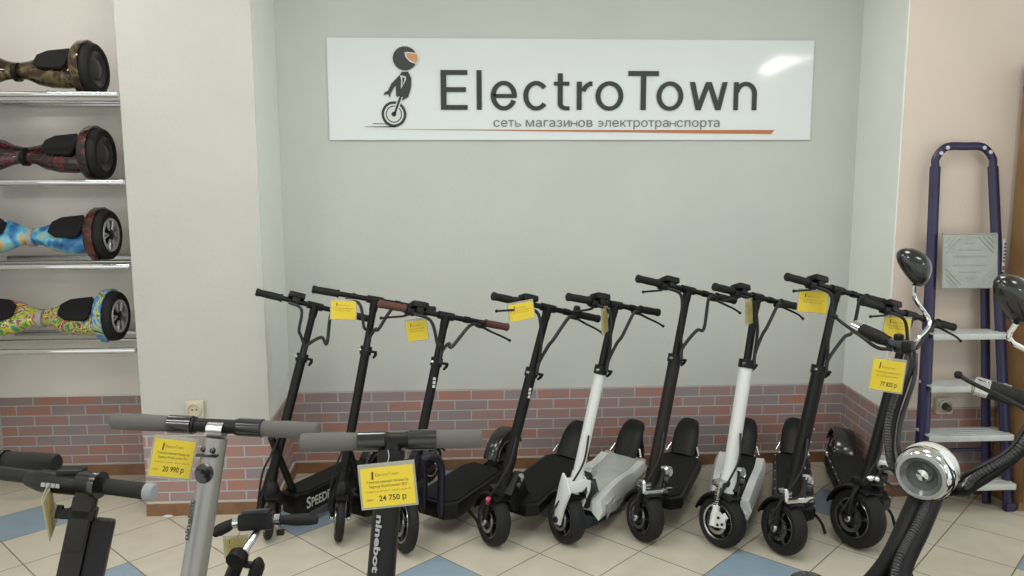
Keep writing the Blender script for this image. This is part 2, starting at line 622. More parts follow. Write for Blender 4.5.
# ------------------------------------------------------------------ banner sign on the back wall
def banner():
    x0, x1, z0, z1 = -0.70, 1.777, 1.747, 2.248
    yb = D - 0.006
    t = thing('banner_sign', ((x0 + x1) / 2, D, z0), 'long white shop banner with black lettering on the back wall', 'sign')
    nx, nz = 40, 6
    m = MB()
    rows = []
    for j in range(nz + 1):
        row = []
        for i in range(nx + 1):
            u, v = i / nx, j / nz
            wob = 0.0012 * sin(u * 23) * (1 - v) + 0.0008 * sin(u * 41 + 2) * v + 0.003 * (1 - v) ** 6
            row.append(V((x0 + (x1 - x0) * u + 0.012 * (0.5 - u) * 0, yb - 0.0025 - wob, z0 + (z1 - z0) * v)))
        rows.append(row)
    m.rings(rows, 'banner', closed=False, caps=False)
    back = [[p + V((0, 0.0015, 0)) for p in r] for r in rows]
    m.rings(back, 'banner', closed=False, caps=False)
    m.build('sheet', t)
    F0 = Mx(((1, 0, 0, 0), (0, 0, -1, yb - 0.0085), (0, 1, 0, 0), (0, 0, 0, 1)))   # local xy -> wall xz, facing the shop
    s = 2.477 / 484                                                                    # metres per photo pixel on the sign
    X = lambda u: x0 + (u - 329.5) * s
    Z = lambda v: z1 - (v - 39.5) * s
    F = lambda u, v: F0 @ Mx.Translation((X(u), Z(v), 0))
    px = lambda pts: [(X(a), Z(b)) for a, b in pts]
    lm = MB()

    lay = [0]

    def poly(pts):
        lay[0] += 1
        lm.prism(px(pts), 0.0005, 'sign_ink', F0 @ Mx.Translation((0, 0, (lay[0] % 7) * 0.00012)))

    def arc(cx, cy, rx, ry, th, tv, q0, q1, n=26):
        """part of an oval stroke, angles clockwise from the right, th/tv stroke thickness across and up"""
        for k in range(n):
            a, b = radians(q0 + (q1 - q0) * k / n), radians(q0 + (q1 - q0) * (k + 1) / n)
            poly([(cx + rx * cos(a), cy + ry * sin(a)), (cx + rx * cos(b), cy + ry * sin(b)), (cx + (rx - th) * cos(b), cy + (ry - tv) * sin(b)), (cx + (rx - th) * cos(a), cy + (ry - tv) * sin(a))])

    def bar(x0_, y0_, x1_, y1_):
        poly([(x0_, y0_), (x1_, y0_), (x1_, y1_), (x0_, y1_)])
    bar(439.2, 69.8, 444.8, 108)
    for yy in (69.8, 86.2, 103.4):
        bar(444.8, yy, 465.6 if yy != 86.2 else 464, yy + 4.6)
    bar(474.6, 69.8, 479.6, 108)
    arc(501.4, 94.3, 13.0, 14.4, 5.0, 4.2, 22, 360)
    bar(491.0, 92.6, 514.2, 96.4)
    arc(533.6, 94.3, 12.9, 14.4, 5.0, 4.2, 38, 322)
    bar(555.0, 72.5, 560.0, 103.0)
    bar(551.2, 80.6, 566.6, 84.4)
    arc(564.0, 102.0, 9.0, 6.4, 5.0, 4.0, 90, 180, 10)
    bar(563.8, 104.4, 566.8, 108.3)
    bar(574.0, 80.4, 579.0, 108)
    arc(589.5, 93.5, 12.2, 13.2, 5.0, 4.2, 200, 262, 12)
    bar(586.0, 80.2, 589.6, 84.6)
    arc(606.8, 94.3, 14.0, 14.4, 5.0, 4.2, 0, 360, 36)
    bar(625.4, 70.0, 656.2, 74.8)
    bar(638.2, 74.8, 643.6, 108)
    arc(667.8, 94.3, 13.6, 14.4, 5.0, 4.2, 0, 360, 36)
    poly([(687.6, 80.4), (693.0, 80.4), (699.4, 108), (694.2, 108)])
    poly([(699.4, 108), (694.6, 106), (704.0, 80.4), (707.2, 80.4), (707.2, 86)])
    poly([(714.4, 108), (719.2, 106), (709.8, 80.4), (706.6, 80.4), (706.6, 86)])
    poly([(726.2, 80.4), (720.8, 80.4), (714.4, 108), (719.6, 108)])
    bar(732.6, 80.4, 737.4, 108)
    arc(744.8, 92.2, 11.6, 12.2, 5.0, 4.2, 190, 360, 20)
    bar(751.4, 92.0, 756.4, 108)
    lm.build('lettering', t)
    # subtitle, letter by letter; three letters are drawn as strokes
    def extent(body):
        cu = bpy.data.curves.new('measure', 'FONT')
        cu.body, cu.size = body + 'l', 0.062
        to = bpy.data.objects.new('measure', cu)
        col.objects.link(to)
        bpy.context.view_layer.update()
        me = bpy.data.meshes.new_from_object(to)
        q = max(v.co.x for v in me.vertices)
        bpy.data.objects.remove(to)
        bpy.data.curves.remove(cu)
        bpy.data.meshes.remove(me)
        return q
    body = 'сеть магазинов электротранспорта'
    e0 = extent('')
    k_ = (X(720) - X(491)) / (extent(body) - e0)
    xh = 0.0315
    tm = MB()
    run, start = '', 0
    for i_, ch in enumerate(body + ' '):
        if ch in 'ньэ ':
            if run:
                tm.text(run, 0.062, 'sign_grey', F(491, 124.5) @ Mx.Translation(((extent(body[:start]) - e0) * k_, 0, 0)), width=(extent(body[:i_]) - extent(body[:start])) * k_ - 0.004)
            run, start = '', i_ + 1
            if ch == ' ':
                tm.build('small_lettering', t)
                tm = MB()
            if ch != ' ':
                a_, b_ = (extent(body[:i_]) - e0) * k_ + 0.002, (extent(body[:i_ + 1]) - e0) * k_ - 0.005
                Fg = F(491, 124.5)
                th = 0.0042

                def pc(x_, y_, x2, y2, lift=0):
                    tm.prism([(x_, y_), (x2, y_), (x2, y2), (x_, y2)], 0.0004, 'sign_grey', Fg @ Mx.Translation((0, 0, lift * 0.0001)))

                def sweep(cx_, cy_, rx_, ry_, q0, q1):
                    for k2 in range(12):
                        u0, u1 = radians(q0 + (q1 - q0) * k2 / 12), radians(q0 + (q1 - q0) * (k2 + 1) / 12)
                        tm.prism([(cx_ + rx_ * cos(u0), cy_ + ry_ * sin(u0)), (cx_ + rx_ * cos(u1), cy_ + ry_ * sin(u1)), (cx_ + (rx_ - th) * cos(u1), cy_ + (ry_ - th) * sin(u1)), (cx_ + (rx_ - th) * cos(u0), cy_ + (ry_ - th) * sin(u0))],
                                 0.0004, 'sign_grey', Fg @ Mx.Translation((0, 0, 0.0001 * (k2 % 2))))
                if ch == 'н':
                    pc(a_, 0, a_ + th, xh)
                    pc(b_ - th, 0, b_, xh)
                    pc(a_ + th, xh * 0.46, b_ - th, xh * 0.46 + th)
                elif ch == 'ь':
                    pc(a_, 0, a_ + th, xh)
                    pc(a_ + th, 0, a_ + 0.011, th)
                    pc(a_ + th, xh * 0.55 - th, a_ + 0.011, xh * 0.55)
                    sweep(a_ + 0.011, xh * 0.275, b_ - a_ - 0.011, xh * 0.275, -90, 90)
                else:
                    sweep((a_ + b_) / 2, xh / 2, (b_ - a_) / 2, xh / 2, -140, 140)
                    pc(a_ + 0.007, xh * 0.5 - th / 2, b_ - th, xh * 0.5 + th / 2, 2)
        else:
            run += ch
    pl = MB()
    pl.prism([(X(365), Z(126.6)), (X(772), Z(131.5)), (X(776), Z(127.6)), (X(560), Z(127.6))][::-1], 0.0006, 'sign_orange', F0)
    pl.build('orange_stripe', t)
    # the emblem: a helmeted rider standing on one wheel
    P = lambda pts: [(X(360 + a / 5.76), Z(36 + b / 5.76)) for a, b in pts]
    def ell(cx, cy, rx, ry, n=28, rot=0):
        return [(cx + rx * cos(q) * cos(rot) - ry * sin(q) * sin(rot), cy + rx * cos(q) * sin(rot) + ry * sin(q) * cos(rot)) for q in [2 * pi * k / n for k in range(n)]]
    def up(k):
        return F0 @ Mx.Translation((0, 0, k * 0.0006))
    em = MB()
    em.prism(P(ell(258, 132, 68, 66)), 0.0006, 'sign_ink', up(0))
    em.prism(P([(240, 205), (275, 205), (292, 240), (290, 290), (272, 345), (240, 362), (205, 340), (203, 300), (215, 240)]), 0.0006, 'sign_ink', up(0), )
    em.prism(P([(225, 225), (250, 225), (262, 245), (235, 260), (195, 290), (172, 330), (172, 345), (150, 352), (168, 345), (160, 330), (145, 330), (135, 335), (140, 318), (158, 312), (180, 270)]), 0.0006, 'sign_ink', up(1))
    em.prism(P(ell(190, 440, 70, 72)), 0.0006, 'sign_ink', up(0))
    em.prism(P([(70, 490), (190, 494), (190, 497), (70, 493)]), 0.0006, 'sign_ink', up(0))
    em.prism(P([(25, 509), (200, 507), (200, 513), (25, 511)]), 0.0006, 'sign_ink', up(0))
    em.build('emblem', t)
    e2 = MB()
    e2.prism(P(ell(190, 440, 55, 57)), 0.0006, 'sign_line', up(1))
    e2.prism(P(ell(190, 440, 46, 48)), 0.0006, 'sign_ink', up(2))
    e2.prism(P(ell(190, 440, 40, 42)), 0.0006, 'sign_line', up(3))
    e2.prism(P([(218, 340), (242, 345), (205, 445), (180, 445)]), 0.0006, 'sign_line', up(4))
    e2.prism(P([(224, 340), (237, 343), (200, 440), (187, 440)]), 0.0006, 'sign_ink', up(5))
    e2.prism(P(ell(190, 440, 14, 14)), 0.0006, 'sign_ink', up(5))
    e2.prism(P([(230, 225), (262, 232), (262, 250), (232, 300), (235, 250)]), 0.0006, 'sign_line', up(2))
    e2.prism(P([(240, 235), (255, 240), (252, 255), (238, 285), (242, 250)]), 0.0006, 'sign_ink', up(3))
    e2.build('wheel_mark', t)
    e3 = MB()
    e3.prism(P([(256, 100), (275, 96), (330, 105), (336, 135), (325, 165), (285, 150), (262, 125)]), 0.0006, 'sign_line', up(1))
    e3.prism(P([(264, 106), (280, 102), (326, 110), (331, 135), (322, 157), (288, 143), (270, 125)]), 0.0006, 'sign_skin', up(2))
    e3.build('visor_mark', t)
    bx(MB(), x0 + 0.02, x1 - 0.02, yb, D, z0 + 0.06, z1 - 0.06, 'banner').build('backing', t)


banner()


# ------------------------------------------------------------------ glass shelves with chrome rail
SH_Y0, SH_Y1 = 3.66, 4.10
SHELVES = []
for z, word in ((1.936, 'topmost glass shelf with chrome rail, highest hoverboard on it'), (1.552, 'second glass shelf from the top, under the dark red hoverboard'),
                (1.174, 'third glass shelf from the top, carrying the blue and orange hoverboard'), (0.785, 'lowest glass shelf with chrome rail, carrying the graffiti hoverboard')):
    t = thing('glass_shelf', (-1.98, 3.9, z - 0.03), word, 'shelf', 'glass display shelves')
    bx(MB(), XNL + 0.004, XL0 - 0.004, SH_Y0 + 0.02, SH_Y1, z - 0.008, z, 'shelf_glass').build('pane', t)
    m = MB()
    m.cyl((XNL + 0.004, SH_Y0, z - 0.012), (XL0 - 0.03, SH_Y0, z - 0.012), 0.0135, 'chrome')
    m.tube([(XL0 - 0.03, SH_Y0, z - 0.012), (XL0 - 0.012, SH_Y0 + 0.02, z - 0.012), (XL0 - 0.006, SH_Y0 + 0.06, z - 0.012)], 0.011, 'chrome')
    m.build('front_rail', t)
    m = MB()
    m.cyl((XNL + 0.004, 3.95, z - 0.018), (XL0 - 0.004, 3.95, z - 0.018), 0.008, 'chrome')
    m.build('support_rod', t)
    m = MB()
    m.box((XL0 - 0.008, 4.08, z - 0.012), (0.014, 0.1, 0.03), 'steel', 0.003)
    m.box((XNL + 0.008, 4.08, z - 0.012), (0.014, 0.1, 0.03), 'steel', 0.003)
    m.box((-1.98, DN - 0.026, z - 0.012), (0.7, 0.05, 0.02), 'steel', 0.003)
    m.build('bracket', t)


def hoverboard(z, xr, shell, fender, label, rims, y=3.86, L=0.70, yaw=-0.03, R=0.119):
    """self-balancing board lying along the shelf; xr is the outer face of its right wheel"""
    xc = xr - L / 2 - 0.02
    t = thing('hoverboard', (xc, y, z), label, 'hoverboard', 'hoverboards on the glass shelves')
    M = Mx.Translation((xc, y, z)) @ Mx.Rotation(yaw, 4, 'Z')
    zc = R
    MT = M @ Mx.Translation((0, 0, zc)) @ Mx.Rotation(radians(46), 4, 'X') @ Mx.Translation((0, 0, -zc))     # tipped toward the shop
    MF_ = M @ Mx.Translation((0, 0, zc)) @ Mx.Rotation(radians(40), 4, 'X') @ Mx.Translation((0, 0, -zc))
    prof = [(-0.275, 0.092, 0.056), (-0.24, 0.096, 0.058), (-0.17, 0.092, 0.056), (-0.11, 0.080, 0.046), (-0.055, 0.05, 0.034), (-0.012, 0.040, 0.028),
            (0.012, 0.040, 0.028), (0.055, 0.05, 0.034), (0.11, 0.080, 0.046), (0.17, 0.092, 0.056), (0.24, 0.096, 0.058), (0.275, 0.092, 0.056)]
    m = MB(MT)
    rings = []
    for x, ry, rz in prof:
        ring = []
        for k in range(20):
            q = 2 * pi * k / 20
            c_, s_ = cos(q), sin(q)
            sx = abs(c_) ** 0.7 * (1 if c_ > 0 else -1)
            sz = abs(s_) ** 0.8 * (1 if s_ > 0 else -1)
            ring.append(V((x, ry * sx, zc - 0.006 + rz * sz)))
        rings.append(ring)
    m.rings(rings, shell)
    m.build('body', t)
    MB(M).lathe((0, 0, zc - 0.012), (1, 0, 0), [(0.030, -0.011), (0.043, -0.011), (0.043, 0.011), (0.030, 0.011)], 'print_grey' if rims else 'black_metal', 20).build('pivot_ring', t)
    for s in (-1, 1):
        pad = [(0.105, -0.030), (0.145, -0.058), (0.245, -0.068), (0.258, -0.052), (0.258, 0.052), (0.245, 0.068), (0.145, 0.058), (0.105, 0.030)]
        poly = [(s * a, b) for a, b in pad]
        m = MB(MT)
        m.prism(poly, 0.014, 'grip_mat', Mx.Translation((0, 0, zc + 0.042)) @ Mx.Rotation(-s * 0.05, 4, 'Y'), 0.004)
        m.build('foot_pad', t)
        wx = s * (L / 2 - 0.015)
        wm = MB(M)
        wp = [(R - 0.035, -0.028), (R - 0.012, -0.031), (R - 0.003, -0.024), (R, -0.012), (R, 0.012), (R - 0.003, 0.028), (R - 0.012, 0.036), (R - 0.035, 0.034)]
        wm.lathe((wx, 0, zc), (1, 0, 0), wp, 'tyre', 36, close=True)
        wh = wm.build('wheel', t)
        rm = MB(M)
        o = s
        if rims:
            rm.lathe((wx, 0, zc), (o, 0, 0), [(R - 0.037, 0.026), (R - 0.040, 0.036), (R - 0.052, 0.034), (R - 0.054, 0.016), (0.0, 0.014)], 'satin_silver', 36)
            for k in range(6):
                q = k * pi / 3
                for dq in (-0.16, 0.16):
                    a = V((wx + o * 0.031, 0.024 * cos(q), zc + 0.024 * sin(q)))
                    b = V((wx + o * 0.033, (R - 0.05) * cos(q + dq), zc + (R - 0.05) * sin(q + dq)))
                    rm.cyl(a, b, 0.0048, 'satin_silver', seg=6)
            rm.lathe((wx, 0, zc), (o, 0, 0), [(0.026, 0.015), (0.026, 0.034), (0.018, 0.039), (0.0, 0.040)], 'dark_metal', 20)
            rm.lathe((wx, 0, zc), (o, 0, 0), [(R - 0.056, 0.0155), (0.0, 0.0155)], 'black_metal', 24)
        else:
            rm.lathe((wx, 0, zc), (o, 0, 0), [(R - 0.036, 0.030), (R - 0.045, 0.034), (R - 0.062, 0.020), (0.050, 0.018), (0.040, 0.030), (0.02, 0.036), (0.0, 0.037)], 'hub_dark', 36)
        rm.build('rim', wh)
        # mudguard arch over the inner half of the wheel
        fm = MB(MF_)
        rings = []
        for k in range(15):
            q = radians(-22 + k * 224 / 14)
            c_, s_ = cos(q), sin(q)
            ro, ri = R + 0.012, R + 0.003
            xin, xout = wx - s * 0.048, wx + s * 0.002
            ring = [(xin, ri * 0.80), (xin + s * 0.006, ro * 0.93), (xin + s * 0.018, ro), (xout, ro), (xout, ri), (xin + s * 0.024, ri), (xin + s * 0.012, ri * 0.80)]
            rings.append([V((a, r * c_, zc + r * s_)) for a, r in ring])
        fm.rings(rings, fender)
        fm.lathe((wx - s * 0.048, 0, zc), (s, 0, 0), [(0.0, 0.0), (R * 0.82, 0.0), (R * 0.82, 0.008), (0.0, 0.008)], fender, 28)
        fm.build('mudguard', t)


hoverboard(1.936, -1.700, 'shell_bronze', 'shell_bronze', 'dark bronze hoverboard with solid black wheels on the topmost shelf', False)
hoverboard(1.552, -1.695, 'shell_red', 'shell_red', 'black and dark red hoverboard on the second shelf from the top', False)
hoverboard(1.174, -1.695, 'shell_space', 'fender_red', 'blue and orange patterned hoverboard with spoked silver wheel rims', True)
hoverboard(0.785, -1.678, 'shell_graffiti', 'fender_blue', 'multicoloured graffiti hoverboard on the lowest shelf', True, y=3.85)


# ------------------------------------------------------------------ sockets, cabinet, ladder
def socket(x, y, z, label, plug=False):
    t = thing('wall_socket', (x, y, z - 0.04), label, 'socket')
    MB().box((x, y - 0.012, z), (0.082, 0.024, 0.082), 'socket_cream', 0.008).build('plate', t)
    m = MB().lathe((x, y - 0.024, z), (0, -1, 0), [(0.034, 0), (0.034, 0.008), (0.028, 0.010), (0.026, -0.004), (0, -0.004)], 'socket_cream', 24)
    m.build('ring', t)
    m = MB()
    if plug:
        m.cyl((x, y - 0.02, z), (x, y - 0.058, z - 0.004), 0.019, 'socket_dark', 0.014)
    else:
        for dx in (-0.0095, 0.0095):
            m.cyl((x + dx, y - 0.027, z), (x + dx, y - 0.0185, z), 0.004, 'socket_dark', seg=8)
    m.build('plug' if plug else 'pin_holes', t)


socket(-1.266, DL, 0.508, 'cream wall socket on the left pillar above the brick facing')
socket(2.287, DR - 0.006, 0.455, 'cream wall socket behind the blue stepladder', True)


def cabinet():
    x0, x1, y0, y1, z1 = 2.545, 2.95, 3.36, DR - 0.03, 2.06
    t = thing('wooden_cabinet', (x0 + 0.2, (y0 + y1) / 2, 0), 'brown wooden cabinet at the right edge beside the stepladder', 'cabinet')
    bx(MB(), x0, x1, y0 + 0.02, y1, 0.04, z1, 'cabinet_wood').build('body', t)
    bx(MB(), x0 + 0.01, x1, y0 + 0.04, y1, 0.0, 0.04, 'cabinet_wood').build('plinth', t)
    for z0, zz in ((0.05, 0.86), (0.87, 1.28), (1.29, z1)):
        d = MB().box(((x0 + x1) / 2, y0 + 0.009, (z0 + zz) / 2), (x1 - x0 - 0.004, 0.018, zz - z0), 'cabinet_wood', 0.003).build('door', t)
        MB().cyl((x1 - 0.05, y0 - 0.01, (z0 + zz) / 2 - 0.05), (x1 - 0.05, y0 - 0.01, (z0 + zz) / 2 + 0.05), 0.006, 'steel').cyl((x1 - 0.05, y0 - 0.01, (z0 + zz) / 2), (x1 - 0.05, y0 + 0.004, (z0 + zz) / 2), 0.004, 'steel').build('handle', d)


cabinet()


def ladder():
    t = thing('stepladder', (2.31, 3.47, 0), 'folded dark blue metal stepladder leaning on the pink right pillar', 'ladder')
    # front frame: two stiles meeting in a rounded hand rail
    fl, fr = V((2.092, 3.41, 0)), V((2.515, 3.41, 0))
    tl, tr = V((2.134, 3.56, 1.60)), V((2.408, 3.56, 1.60))
    tw = 0.025
    zt = 1.69
    path = [fl, fl.lerp(tl, 0.5), tl, tl + V((0.008, 0.008, 0.045)), tl + V((0.045, 0.012, zt - 1.6)), tr + V((-0.045, 0.012, zt - 1.6)), tr + V((-0.008, 0.008, 0.045)), tr, fr.lerp(tr, 0.5), fr]
    m = MB()
    m.tube([fl, fl.lerp(tl, 0.5), tl], tw, 'ladder_blue', n=0, flat=((0, 1, 0), 0.6))
    m.tube([fr, fr.lerp(tr, 0.5), tr], tw, 'ladder_blue', n=0, flat=((0, 1, 0), 0.6))
    m.tube([tl, tl + V((0.004, 0.004, 0.04)), tl + V((0.05, 0.009, 0.088)), (tl + tr) / 2 + V((0, 0.01, 0.092)), tr + V((-0.05, 0.009, 0.088)), tr + V((-0.004, 0.004, 0.04)), tr], 0.0185, 'ladder_blue', flat=((0, 1, 0), 0.7))
    m.build('front_frame', t)
    m = MB()
    for p in (tl + V((0.05, -0.004, 0.085)), tl + V((0.02, -0.006, 0.06)), tr + V((-0.05, -0.004, 0.085)), tr + V((-0.02, -0.005, 0.065)), tl + V((0.004, -0.008, -0.10)), tl + V((-0.004, -0.008, -0.22)), tl + V((-0.004, -0.01, -0.33))):
        m.lathe(p, (0.1, -1, 0.2), [(0.010, 0.0), (0.009, 0.005), (0.0, 0.006)], 'ladder_scuff', 7)
    m.build('worn_patch', t)
    # rear frame folded in behind
    for sx in (0, 1):
        a = V((2.118 if sx == 0 else 2.468, 3.50, 0.0))
        b = V((2.158 if sx == 0 else 2.412, 3.585, 1.27))
        MB().tube([a, b], [0.022, 0.022], 'ladder_blue', n=0, flat=((0, 1, 0), 0.6)).build('rear_leg', t)
    MB().cyl((2.12, 3.52, 0.262), (2.46, 3.52, 0.262), 0.009, 'ladder_blue').build('rear_brace', t)
    for k, z in enumerate((0.143, 0.372, 0.60, 0.84)):
        q = z / 1.6
        a, b = fl.lerp(tl, q), fr.lerp(tr, q)
        w_ = (b - a).x
        m = MB()
        m.box((a + b) / 2 + V((0, 0.012, 0)), (w_ + 0.014, 0.13, 0.006), 'ladder_step', 0.002)
        m.box((a + b) / 2 + V((0, -0.052, -0.012)), (w_ + 0.014, 0.005, 0.026), 'ladder_step', 0.002)
        for j in range(4):
            m.box((a + b) / 2 + V((0, -0.035 + j * 0.028, 0.0035)), (w_ - 0.02, 0.006, 0.003), 'ladder_step', 0.001)
        m.build('step', t)
    # platform plate hanging flat, with pressed lozenge ribs
    z0, z1 = 1.045, 1.30
    a, b = fl.lerp(tl, z0 / 1.6), fr.lerp(tr, z0 / 1.6)
    yq = 3.49
    cx = (a.x + b.x) / 2 - 0.003
    F = Mx.Translation((cx, yq, (z0 + z1) / 2)) @ Mx.Rotation(radians(84), 4, 'X')
    m = MB()
    hw, hh = 0.127, (z1 - z0) / 2
    m.prism([(-hw - 0.004, -hh), (hw + 0.008, -hh), (hw, hh), (-hw, hh)], 0.012, 'ladder_plate', F, 0.004)
    pf = m.build('platform', t)
    m = MB(F)
    def rib(x0, y0, x1, y1):
        m.tube([(x0, y0, 0.012), (x1, y1, 0.012)], 0.0032, 'ladder_plate', 6, 0)
    for sx in (-1, 1):
        for sy in (-1, 1):
            for k in range(4):
                d = 0.024 * k
                rib(sx * (0.040 + d), sy * 0.108, sx * 0.112, sy * (0.036 + d))
    for sy in (-1, 1):
        for k in range(3):
            rib(-0.02 - 0.03 * (2 - k), sy * (0.012 + 0.03 * (2 - k)) * 1.0 if False else sy * (0.02 + 0.03 * k), 0.02 + 0.03 * (2 - k), sy * (0.02 + 0.03 * k))
    for sx in (-1, 1):
        rib(sx * hw, -hh + 0.006, sx * hw, hh - 0.006)
    rib(-hw, hh - 0.005, hw, hh - 0.005)
    rib(-hw, -hh + 0.005, hw, -hh + 0.005)
    m.build('rib', pf)
    m = MB()
    s1, s2 = fr.lerp(tr, 0.70), fr.lerp(tr, 0.795)
    m.prism([(-0.006, 0), (0.006, 0), (0.006, 0.15), (-0.006, 0.15)], 0.002, 'print_white', Mx.Translation(s1 + V((0.014, -0.016, 0))) @ Mx.Rotation(radians(85), 4, 'X'))
    m.prism([(-0.005, 0), (0.005, 0), (0.005, 0.02), (-0.005, 0.02)], 0.0025, 'sticker_red', Mx.Translation(s1 + V((0.014, -0.017, 0.006))) @ Mx.Rotation(radians(85), 4, 'X'))
    for k in range(6):
        m.prism([(-0.005, 0), (0.005, 0), (0.005, 0.006), (-0.005, 0.006)], 0.0025, 'sign_ink', Mx.Translation(s1 + V((0.014, -0.0165, 0.045 + k * 0.016))) @ Mx.Rotation(radians(85), 4, 'X'))
    m.build('sticker', t)
    for a in (fl, fr):
        MB().box((a.x, a.y, 0.02), (0.046, 0.034, 0.04), 'ladder_blue', 0.006).build('rubber_foot', t)


ladder()


# ------------------------------------------------------------------ kick scooters
def wheel(M, r, wd, parent, name, spoke='dark_metal', lip='steel', disc=True, steps=36):
    """axle along local y at the frame's origin"""
    m = MB(M)
    h = wd / 2
    m.lathe((0, 0, 0), (0, 1, 0), [(r * 0.66, -h * 0.80), (r * 0.84, -h), (r * 0.955, -h * 0.72), (r, -h * 0.25), (r, h * 0.25), (r * 0.955, h * 0.72), (r * 0.84, h), (r * 0.66, h * 0.80)], 'tyre', steps, close=True)
    wh = m.build(name, parent)
    m = MB(M)
    for s in (-1, 1):
        m.lathe((0, 0, 0), (0, s, 0), [(r * 0.69, h * 0.70), (r * 0.68, h * 0.92), (r * 0.62, h * 0.86), (r * 0.59, h * 0.35)], lip, steps)
        m.lathe((0, 0, 0), (0, s, 0), [(r * 0.60, h * 0.34), (r * 0.30, h * 0.30), (0.0, h * 0.30)], 'black_metal', 24)
        for k in range(5):
            q = 2 * pi * k / 5 + 0.3
            m.tube([(r * 0.18 * cos(q), s * h * 0.62, r * 0.18 * sin(q)), (r * 0.62 * cos(q + 0.15), s * h * 0.55, r * 0.62 * sin(q + 0.15))], [r * 0.09, r * 0.06], spoke, 6, 0)
        m.lathe((0, 0, 0), (0, s, 0), [(r * 0.27, h * 0.35), (r * 0.25, h * 0.85), (r * 0.12, h * 1.0), (0.0, h * 1.02)], spoke, 20)
    m.build('rim', wh)
    if disc:
        m = MB(M)
        m.lathe((0, h * 1.06, 0), (0, 1, 0), [(r * 0.46, 0), (r * 0.46, 0.003), (r * 0.33, 0.003), (r * 0.33, 0)], 'steel', 28, close=True)
        m.build('brake_disc', wh)
    return wh


def arc_guard(M, r, wd, q0, q1, mt, parent, name, t=0.005, lip=0.012):
    """mudguard: arc about the axle from angle q0 to q1 (degrees, 0 = back, 90 = up)"""
    rings = []
    for k in range(17):
        q = radians(q0 + (q1 - q0) * k / 16)
        sec = [(-wd / 2, r - lip), (-wd / 2, r - lip * 0.2), (-wd * 0.36, r + 0.004), (wd * 0.36, r + 0.004), (wd / 2, r - lip * 0.2), (wd / 2, r - lip),
               (wd / 2 - t, r - lip), (wd * 0.34, r + 0.004 - t), (-wd * 0.34, r + 0.004 - t), (-wd / 2 + t, r - lip)]
        rings.append([V((rr * cos(q), y, rr * sin(q))) for y, rr in sec])
    return MB(M).rings(rings, mt).build(name, parent)


